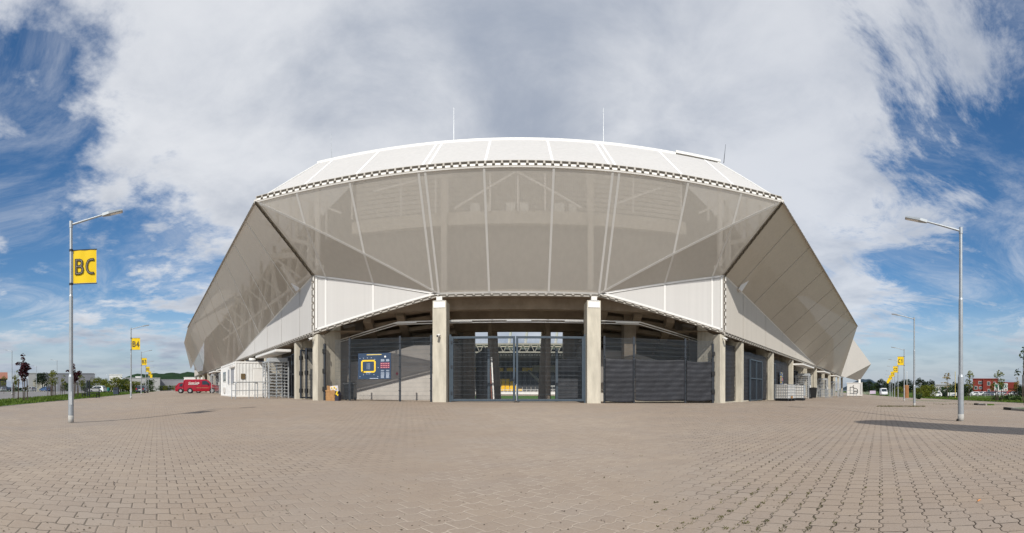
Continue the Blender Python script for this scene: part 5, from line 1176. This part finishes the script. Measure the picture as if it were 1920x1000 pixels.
for k, (px, dist, top, lm, sp, key, hh, lab) in enumerate((
    (1619, 230, 714, lf_d, big2, 'b2', 7.9, 'dark tree just right of the white kiosk'), (1629, 250, 711, lf_d, big1, 'b1', 9.5, 'dark tree over the pinkish hoarding'), (1641, 235, 716, lf_g, big2, 'b2', 7.9, 'lower green tree left of the white van'), (1652, 220, 708, lf_d, big1, 'b1', 9.5, 'tall dark tree above the white van'), (1664, 260, 714, lf_d, big2, 'b2', 7.9, 'dark tree right of the white van'), (1675, 250, 717, lf_d, big2, 'b2', 7.9, 'dark tree behind the far yellow banners'),
    (1690, 200, 712, lf_d, big2, 'b2', 7.9, 'dark tree left of the C1 lamp'), (1701, 170, 709, lf_d, big2, 'b2', 7.9, 'broad dark tree behind the orange pillars'), (1713, 190, 712, lf_d, big1, 'b1', 9.5, 'dark tree behind the second right lamp'), (1726, 170, 706, lf_d, big1, 'b1', 9.5, 'tallest dark tree right of the second right lamp'), (1737, 200, 713, lf_d, big2, 'b2', 7.9, 'dark tree right of the tallest one'), (1747, 190, 710, lf_d, big3, 'b3', 10.4, 'pointed dark tree above the bright bushes'),
    (1686, 120, 722, lf_yg, bush2, 'u2', 4.4, 'bright green bush left of the orange pillars'), (1722, 105, 724, lf_yg, bush2, 'u2', 4.4, 'bright green bush right of the second right lamp'), (1733, 110, 719, lf_yg, bush2, 'u2', 4.4, 'bright green bush in the middle of the right clump'), (1744, 115, 718, lf_yg, bush2, 'u2', 4.4, 'bright green bush at the right of the clump'), (1771, 130, 722, lf_g, bush1, 'u1', 3.3, 'green bush beside the pale flat-roofed building'), (1785, 140, 720, lf_g, bush2, 'u2', 4.4, 'olive bush left of the yellow flagpole'), (1795, 120, 713, lf_d, bush2, 'u2', 4.4, 'dark bush half behind the nearest right lamp'), (1812, 125, 716, lf_g, bush2, 'u2', 4.4, 'dark green bush left of the red brick building'), (1911, 140, 718, lf_d, bush2, 'u2', 4.4, 'dark bush right of the orange brick wing'), (1918, 150, 722, lf_d, bush2, 'u2', 4.4, 'dark bush at the right edge of the view'))):
    T(key, sp, px, 735, top, lab, lm, hh, k*1.7, dist=dist, group=rg, name='tree' if sp not in (bush1, bush2) else 'bush', cat='tree' if sp not in (bush1, bush2) else 'bush')
T('ba', bare, 1776, 742, 698, 'thin yellowish tree with flat bare branches on the right', lf_y, 4.2, .3, dist=85, name='sapling')
T('s1', sap1, 1816, 754, 694, 'leafy sapling just right of the nearest right lamp', lf_yg, 3.95, 2., dist=62, name='sapling')
T('s1', sap1, 1872, 753, 693, 'sapling standing in front of the white billboard', lf_yg, 3.95, .5, dist=60, name='sapling', stakes=3)
T('s2', sap2, 1862, 753, 710, 'slim yellow-green sapling left of the white billboard', lf_yg, 3.5, .5, dist=64, name='sapling', stakes=3)
T('s2', sap2, 1880, 750, 709, 'small sapling above the middle of the billboard', lf_g, 3.5, 1.5, dist=80, name='sapling')
T('s1', sap1, 1921, 760, 643, 'nearest right sapling, leaves cut by the right edge of the view', lf_g, 3.95, 1.1, dist=38, name='sapling')
T('s2', sap2, 1906, 752, 706, 'thin nearly bare sapling near the right edge', lf_y, 3.5, .2, dist=70, name='sapling')
# low planting on the right strip and round the lamp foot
def plantbed(pxs, base, hgt, n, lab, lm):
    for k in range(n):
        px = pxs[0]+(pxs[1]-pxs[0])*(k+.5)/n; p = G(px, base+.4*sin(k*2.)); tree('low%d' % (k % 2), ((20+k % 2), rblobs(30+k % 2, 8, .5, .1, .55, .2), 220, .08, (.4, .02), 3), p, lab[k], lm, hgt*(.8+.1*(k % 4)), k, 'low shrubs on the right grass strip', 'shrub', 'shrub')
plantbed((1862, 1915), 751.5, 1.3, 5, ['low shrub at the left end of the right strip planting', 'low shrub right of the billboard sapling', 'low shrub in the middle of the right strip planting', 'low shrub left of the lone post at the right edge', 'low shrub at the right end of the strip planting'], lf_g)
plantbed((1718, 1728), 748.5, 1.6, 2, ['spiky low shrub right of the second right lamp', 'spiky low shrub at the corner of the right grass strip'], lf_g)
# distant woods that read as one mass
mb = MB(); rr = random.Random(5)
for (p0, p1, d0, d1, h0, h1, n) in ((-40, 420, 300, 380, 1.2, 4.0, 2600), (1600, 1960, 300, 420, 2., 5.5, 2600)):
    for _ in range(n):
        px = rr.uniform(p0, p1); d = rr.uniform(d0, d1); q = GD(px, d); h = (h0+(h1-h0)*(.5+.5*sin(px*.21)*sin(px*.067+1)))*rr.random()**.7; s = rr.uniform(.5, 1.1)
        o = q+Vector((0, 0, h)); u = Vector((rr.gauss(0, 1), rr.gauss(0, 1), rr.gauss(0, .5))).normalized()*s; v = u.cross(Vector((rr.gauss(0, 1), rr.gauss(0, 1), rr.gauss(0, 1)))).normalized()*s*.7; mb.poly([o-u, o-v, o+u, o+v])
mb.build('distant_wood', lf_d, kind='stuff')
def hill(name, p0, p1, d0, d1, prof, col, sc):
    n, k = 90, 10; mb = MB(); b = 0
    for j in range(k+1):
        for i in range(n+1):
            px = p0+(p1-p0)*i/n; d = d0+(d1-d0)*j/k; q = GD(px, d); hh = prof(px)*sin(pi*.5*min(1, 1.6*j/k))*(d1*.62/F)
            q.z = -1.+hh*(1+.03*sin(i*.9+j))+(rr.uniform(0, .03)*hh if j > 2 else 0); mb.v.append(q)
    for j in range(k):
        for i in range(n): q = j*(n+1)+i; mb.f.append((q, q+1, q+n+2, q+n+1)); mb.m.append(0)
    mb.build(name, mat(name+'_forest', col, .95, var=.5, scale=sc, bump=1., bscale=.15, spec=.05), kind='structure', smooth_=True)
hill('hill', 120, 520, 900, 2200, lambda px: 45*smooth(190, 250, px)*(.84+.16*smooth(260, 390, px))*(1+.03*sin(px*.05)), (.016, .037, .014), .03)
hill('hazed_hill', 1570, 1800, 2200, 5200, lambda px: 27*(1-smooth(1625, 1680, px))*smooth(1560, 1620, px), (.035, .055, .075), .01)  # forest tinted blue: distance haze painted into the hill's colour
# ------------------------------------------------------------------ buildings in the distance
def building(name, label, px0, px1, d, top, m, dep=14., flat=True, windows=(), roofm=None, yaw=0.):
    a, b = GD(px0, d), GD(px1, d); ax = (b-a); ax.z = 0; L = ax.length; ax /= L; H = CAMZ+(HY-top)/F*d-min(a.z, b.z)
    t = thing(name, label, 'building', (a.x, a.y, min(a.z, b.z)-.2), math.atan2(ax.y, ax.x)+yaw)
    mb = MB(); mb.box(0, L, 0, dep, 0, H); mb.build('wall', m, t)
    mb = MB(); mb.box(-.15, L+.15, -.15, dep+.15, H+.002, H+.3); mb.build('roof', roofm or m, t)
    for (u0, u1, v0, v1) in windows:
        mb = MB(); mb.box(u0*L, u1*L, -.06, .05, v0*H, v1*H); f_ = mb.build('window', white, t); mb = MB(); mb.box(u0*L+.12, u1*L-.12, -.075, -.055, v0*H+.12, v1*H-.12); mb.build('pane', gll, f_)
    return t, L, H
building('grey_hall', 'large grey windowless hall in the left distance', 62, 178, 210, 700.5, hallg, 30)
building('pale_building', 'low beige flat-roofed building in front of the grey hall', 62, 91, 180, 714, mat('beige_wall', (.45, .42, .35), .8), 10, windows=((.55, .62, .3, .7), (.68, .75, .3, .7), (.82, .95, .0, .85)))
building('pale_hall', 'pale block at the left end of the grey hall', 53, 68, 205, 700, hallp, 20)
building('white_house', 'white cubic building left of the B4 lamp, partly behind bushes', 205, 229, 220, 702.5, white, 14, windows=((.1, .2, .5, .7), (.6, .9, .55, .75)))
building('pale_warehouse', 'long pale warehouse behind the B lamps', 232, 300, 240, 709, hallp, 30)
building('blue_grey_warehouse', 'low blue-grey warehouse left of the red van roof', 300, 352, 250, 712, hallg, 30)
building('white_depot', 'low white building with a window band above the red van', 345, 390, 230, 708, white, 20, windows=((.1, .45, .5, .75), (.5, .9, .5, .75)))
building('small_plant', 'small white rooftop unit beyond the warehouse', 254, 266, 262, 706.5, white, 8)
t, L, H = building('red_roof_house', 'house with a reddish roof at the left edge', -12, 12, 170, 711, mat('house_dark', (.07, .07, .075), .8), 12, roofm=mat('roof_tile', (.30, .13, .09), .85))
mb = MB(); mb.prism([(-.5, H), (12.5, H), (6, H+2.6)], lambda u, v: (-.5, u, v+.31), lambda u, v: (L+.5, u, v+.31)); mb.build('gable_roof', MATS['roof_tile'], t)
building('pale_flat_building', 'pale flat-roofed building with a blue glass band behind the thin tree', 1754, 1791, 165, 721.5, hallp, 14, windows=((.02, .15, .2, .75), (.28, .42, .2, .8), (.5, .95, .3, .45)))
t, L, H = building('red_brick_building', 'two-storey red brick building behind the row of parked cars', 1824, 1872, 190, 710.5, brick, 14, roofm=brick, windows=((.22, .36, .70, .88), (.24, .36, .40, .55), (.06, .18, .38, .58), (.56, .68, .62, .85), (.58, .68, .22, .4), (.8, .9, .66, .84)))
mb = MB(); mb.box(.40*L, .44*L, -.5, -.1, 0, H); mb.build('pilaster', brick, t)
t, L, H = building('orange_brick_wing', 'lower orange-red brick wing right of the billboard', 1872.5, 1908, 192, 717.5, brick2, 12, roofm=brick)
mb = MB(); mb.prism([(.45*L, .55*H), (L+.1, .55*H), (L+.1, H+.1), (.35*L, H+.1)], lambda u, v: (u, -.3, v), lambda u, v: (u, -.1, v)); mb.build('tile_band', brick, t)
# billboard in front
a, b = GD(1864.5, 150), GD(1889.5, 150); ax = b-a; ax.z = 0; L = ax.length; ax /= L; z0, z1 = CAMZ+(HY-733.2)/F*150, CAMZ+(HY-719.3)/F*150
t = thing('billboard', 'white billboard with a green panel and a round emblem before the red building', 'billboard', (a.x, a.y, a.z), math.atan2(ax.y, ax.x)); z0 -= a.z; z1 -= a.z; h = z1-z0
mb = MB(); mb.box(0, L, 0, .12, z0, z1); mb.build('panel', white, t)
for u in (.12, .5, .88): mb = MB(); mb.box(L*u-.08, L*u+.08, .13, .3, -.2, z1); mb.build('leg', dgrey, t)
mb = MB(); mb.box(L*.36, L*.55, -.02, -.001, z0+h*.12, z0+h*.72); mb.box(L*.33, L*.58, -.015, -.001, z0+h*.78, z0+h*.9, 1); mb.box(L*.08, L*.24, -.02, -.001, z0+h*.4, z0+h*.85); mb.build('green_panel', [mat('sign_green', (.03, .22, .13), .5), mat('sign_grey', (.4, .42, .42), .5)], t)
mb = MB(); cx, cz, rr_ = L*.83, z0+h*.62, h*.27; mb.prism([(cx+rr_*cos(k*pi/10), cz+rr_*sin(k*pi/10)) for k in range(20)], lambda u, v: (u, -.001, v), lambda u, v: (u, -.02, v), 0); mb.prism([(cx+rr_*.75*cos(k*pi/10), cz+rr_*.75*sin(k*pi/10)) for k in range(20)], lambda u, v: (u, -.019, v), lambda u, v: (u, -.03, v), 1); mb.prism([(cx+rr_*.4*cos(k*pi/6), cz+rr_*.62*sin(k*pi/6)) for k in range(12)], lambda u, v: (u, -.029, v), lambda u, v: (u, -.04, v), 0); mb.build('emblem', [mat('emblem_green', (.05, .14, .12), .5), white], t)
mb = MB(); mb.box(L*.8, L*.93, -.015, -.001, z0+h*.08, z0+h*.2); mb.build('caption_bar', redm, t)
# orange pillars, poles, hoardings
for px, w_, lab in ((1695.8, .17, 'left of the two orange pillars beside the C1 lamp'), (1700.8, .29, 'right and broader of the two orange pillars')):
    p = GD(px, 95); t = thing('orange_pillar', lab, 'pillar', p, R_(-40), 'orange pillars'); mb = MB(); mb.box(-w_, w_, -.35, .35, -.2, 2.65); mb.build('shaft', orange, t, bevel=.04); mb = MB(); mb.box(-w_*.55, -w_*.3, -.365, -.345, 0, 2.6); mb.box(w_*.2, w_*.5, -.365, -.345, 0, 2.6); mb.build('groove', mat('pillar_shade', (.26, .11, .045), .7), t)
for px, top, d, lab, m_ in ((1700.5, 698, 110, 'thin pale flagpole above the orange pillars', wmetal), (1791, 698, 95, 'yellow flagpole left of the nearest right lamp', mat('pole_yellow', (.62, .47, .10), .6)), (1917, 705, 60, 'lone dark post at the right edge', timber)):
    p = GD(px, d); t = thing('flagpole', lab, 'pole', p); H = CAMZ+(HY-top)/F*d-p.z; mb = MB(); mb.tube((0, 0, -.2), (0, 0, H), .07, .05, 8); mb.build('shaft', m_, t); mb = MB(); mb.tube((0, 0, H), (0, 0, H+.12), .08, .03, 8); mb.build('finial', m_, t)
def hoarding(px0, px1, top, bot, d, m, lab):
    a, b = GD(px0, d), GD(px1, d); ax = b-a; ax.z = 0; L = ax.length; t = thing('hoarding', lab, 'hoarding', a, math.atan2(ax.y, ax.x)); z0, z1 = CAMZ+(HY-bot)/F*d-a.z, CAMZ+(HY-top)/F*d-a.z
    mb = MB(); mb.box(0, L, -.05, .05, z0, z1); mb.build('panel', m, t)
    for u in (.1, .5, .9): mb = MB(); mb.box(L*u-.05, L*u+.05, .06, .15, -.1, z1); mb.build('leg', dgrey, t)
    return t, L, z0, z1
hoarding(1631, 1642, 733, 739, 170, mat('hoarding_pink', (.58, .48, .60), .6), 'low pinkish hoarding left of the white van')
t, L, z0, z1 = hoarding(1776.5, 1794, 736.5, 742.3, 96, white, 'low white hoarding with blue lettering marks on the right grass')
mb = MB(); h = z1-z0
for u0, u1, v0, v1 in ((.42, .52, .15, .3), (.55, .66, .15, .45), (.7, .78, .15, .55), (.8, .9, .2, .75), (.2, .23, .1, .9)): mb.box(L*u0, L*u1, -.07, -.052, z0+h*v0, z0+h*v1)
mb.build('lettering', mat('print_blue', (.05, .10, .24), .5), t)
for p0, p1, d, lab in ((1611, 1631, 172, 'pale low fence right of the white kiosk'), (1820, 1915, 148, 'low white rail fence in front of the parked car row')):
    a, b = GD(p0, d), GD(p1, d); ax = b-a; L = ax.length; t = thing('low_fence', lab, 'fence', a, math.atan2(ax.y, ax.x)); n = int(L/2.2); mb = MB()
    for i in range(n+1): mb = MB(); mb.box(L*i/n-.04, L*i/n+.04, -.04, .04, -.3, .95); mb.build('post', wmetal, t)
    mb = MB()
    for z in (.35, .85): mb.box(0, L, -.07, -.042, z, z+.08)
    mb.build('rail', wmetal, t)
# black bench and bins on the left
p = G(170, 746); t = thing('bench', 'black steel bench with tall slatted back at the edge of the left grass', 'bench', p, R_(20)); mb = MB(); mb.box(-.9, .9, -.25, .2, .40, .46); mb.build('seat', black, t); mb = MB()
for k in range(3): mb.box(-.9, .9, .22, .26, .55+.16*k, .65+.16*k)
mb.build('backrest', black, t)
for x in (-.85, .85): mb = MB(); mb.box(x-.04, x+.04, -.24, -.17, 0, .4); mb.box(x-.04, x+.04, .205, .275, 0, 1.0); mb.box(x-.04, x+.04, -.16, .2, .30, .38); mb.build('leg', black, t)
for px, lab in ((163.5, 'left of two black stakes rising behind the black bench'), (167.5, 'right of two black stakes rising behind the black bench')):
    q = G(px, 744.5); t = thing('black_stake', lab, 'stake', q); mb = MB(); mb.box(-.09, .09, -.05, .05, -.2, 1.75); mb.build('shaft', dgrey, t, bevel=.015); mb = MB(); mb.box(-.1, .1, -.06, .06, 1.752, 1.8); mb.build('cap', dgrey, t)
q = G(218, 741); t = thing('litter_bin', 'dark blue-grey litter bin standing at the grass edge left of the B4 lamp', 'litter bin', q, R_(30)); mb = MB(); mb.box(-.38, .38, -.28, .28, .06, 1.0); mb.build('body', mat('bin_blue', (.035, .05, .075), .5), t, bevel=.03); mb = MB(); mb.box(-.42, .42, -.32, .32, 1.002, 1.1); mb.build('lid', black, t, bevel=.02); mb = MB(); mb.box(-.25, .25, -.3, -.282, .70, .88); mb.build('slot', black, t)
q = GD(203.5, 90); t = thing('post_box', 'small teal box on a foot beside the car park lamp', 'box', q); mb = MB(); mb.box(-.22, .22, -.2, .2, .45, 1.1); mb.build('body', mat('teal_paint', (.02, .16, .15), .5), t, bevel=.03); mb = MB(); mb.box(-.06, .06, -.06, .06, -.1, .449); mb.build('foot', dgrey, t)
# kerbed planting beds on the right of the plaza
def bed(px0, base0, px1, base1, depth, lab, green=True, kr=(0, 1)):
    a, b = G(px0, base0), G(px1, base1); d = (b-a); d.z = 0; L = d.length; d /= L; n = Vector((d.y*-1, d.x, 0)); n = n if n.dot(a) > 0 else -n
    t = thing('planting_bed', lab, 'planting bed', a, math.atan2(d.y, d.x)); s_ = 1 if (Matrix.Rotation(math.atan2(d.y, d.x), 3, 'Z') @ Vector((0, 1, 0))).dot(n) > 0 else -1
    sl_ = (zg(b.x, b.y)-zg(a.x, a.y))/L
    mb = MB(); mb.box(0, L*.32, 0, .16, -.1, .15, 1); mb.box(L*.322, L, 0, .16, -.1, .135, 0); mb.box(0, .16, s_*.17 if s_ > 0 else s_*depth, s_*depth if s_ > 0 else s_*.17, -.1, .14, 0); mb.build('kerb', [kerbm, kerbd], t, bevel=.012)
    mb = MB(); mb.box(.17, L, min(s_*.17, s_*depth), max(s_*.17, s_*depth), -.1, .10); mb.build('soil', grassm, t)
    return t
bed(1881, 768.5, 1930, 772.5, 5., 'kerbed planting bed with dark front kerb at the right edge of the plaza')
t = bed(1826, 759.8, 1848, 760.6, .9, 'short dark kerb stub on the plaza right of the nearest right lamp')
mb = MB(); rr = random.Random(3)
def tuft(mb, p, n, h):
    for _ in range(n):
        a = rr.uniform(0, 2*pi); l = h*rr.uniform(.5, 1.2); ln = Vector((cos(a), sin(a), 0))*l*rr.uniform(.3, .9); w_ = Vector((-sin(a), cos(a), 0))*l*.16; o = p+Vector((rr.gauss(0, 1), rr.gauss(0, 1), 0))*h*.35
        mb.poly([o-w_*.5, o+w_*.5, o+ln*.6+w_*.6+Vector((0, 0, l*.6)), o+ln+Vector((0, 0, l*.45))])
for px0, px1, b0, b1, n in ((1645, 1735, 762.3, 763.2, 190), (1742, 1850, 757.5, 759.5, 60), (1885, 1925, 766, 767, 80)):
    for _ in range(n):
        px = rr.uniform(px0, px1); p = G(px, rr.uniform(b0, b1)); tuft(mb, p, 5, .09)
for _ in range(560):                          # tufts in the open joints
    px = min(1915, max(1000, rr.gauss(1470, 140))); py = 765+235*rr.random()**.75
    if rr.random() < .35: px = 1530+rr.gauss(0, 60)+(py-840)*-.9
    p = G(px, py); u = (p.x+p.y)*K; v = (p.y-p.x)*K; v = round(v/.165)*.165+rr.gauss(0, .008); p = Vector(((u-v)*K, (u+v)*K, 0)); p.z = zg(p.x, p.y); tuft(mb, p, rr.choice((3, 4, 5)), .017*rr.uniform(.5, 1.5))
for _ in range(170):
    px = rr.uniform(0, 1000); py = 775+225*rr.random()**.8; p = G(px, py); tuft(mb, p, 2, .011*rr.uniform(.6, 1.5))
for px, py, h in ((1367, 960, .05), (1349, 971, .045), (1398, 983, .06), (1358, 993, .05), (1300, 974, .035), (1279, 982, .035), (1271, 992, .035), (1352, 938, .03), (1420, 952, .045), (1432, 945, .04), (1388, 946, .03), (1437, 978, .05), (1345, 925, .03), (1408, 927, .03)):
    tuft(mb, G(px, py), 9, h*.55)
for px in range(1392, 1460, 3): tuft(mb, G(px, 752.5+(px % 2)*.3), 3, .07)
mb.build('weeds', leafmat('weed_leaf', (.07, .075, .018), (.15, .14, .04)), kind='stuff')
mb = MB()
for _ in range(900):                          # dry leaf crumbs and grit
    px = rr.uniform(0, 1920); py = 770+230*rr.random()**.6; p = G(px, py)+Vector((0, 0, .004)); s = .007*rr.uniform(.5, 1.8); a = rr.uniform(0, 6.3); e = Vector((cos(a), sin(a), .1))*s; f_ = Vector((-sin(a), cos(a), .3))*s*.5; mb.poly([p-e, p-f_, p+e, p+f_])
mb.build('leaf_litter', mat('dry_leaf', (.07, .052, .032), .9, var=.5, scale=20.), kind='stuff')
p = G(1836, 940); mb = MB(); mb.tube((-.025, 0, .006), (.03, .01, .006), .006, n=8); o = mb.build('cigarette_butt', mat('filter_orange', (.6, .25, .08), .8)); o.location = p; tag(o, 'orange cigarette butt lying on the pavers at the lower right', 'cigarette butt')
p = G(213, 907.5); mb = MB(); mb.path([(-.08, 0, .008), (0, .004, .012), (.06, -.003, .008), (.10, .004, .006)], .003, 5); o = mb.build('twig', timber); o.location = p; o.rotation_euler = (0, 0, R_(-38)); tag(o, 'thin dry twig lying on the pavers at the lower left', 'twig')
p = G(1797, 790); o = None; t = thing('stone', 'dark small stone at the foot of the nearest right lamp', 'stone', p); mb = MB(); mb.prism([(-.07, 0), (.05, 0), (.07, .05), (.0, .1), (-.06, .07)], lambda u, v: (u, -.05, v), lambda u, v: (u*.8, .06, v*.85)); mb.build('rock', kerbd, t, bevel=.015)
# tall totem behind the viewer's right shoulder: its long shadow lies across the plaza
a, b = G(1603, 790.5), G(1920, 823)
sdir = Vector((SDX, 1., 0)).normalized(); tip = Vector((a.x, a.y, 0)); Lh = 15.0; q = tip-sdir*Lh; hh = Lh*tan(R_(EL))
t = thing('totem_sign', 'tall grey totem sign standing off to the right, throwing the long shadow over the pavers', 'sign', (q.x+.6, q.y, zg(q.x, q.y)), R_(0))
mb = MB(); mb.prism([(-.95, -.1), (.95, -.1), (.95, hh-.5), (.2, hh), (-.6, hh-.1), (-.95, hh-.6)], lambda u, v: (u, -.22, v), lambda u, v: (u, .22, v)); mb.build('slab', hallg, t, bevel=.03)
mb = MB(); mb.box(-1.15, 1.15, -.45, .45, -.1, .35); mb.build('plinth', conc, t, bevel=.03)
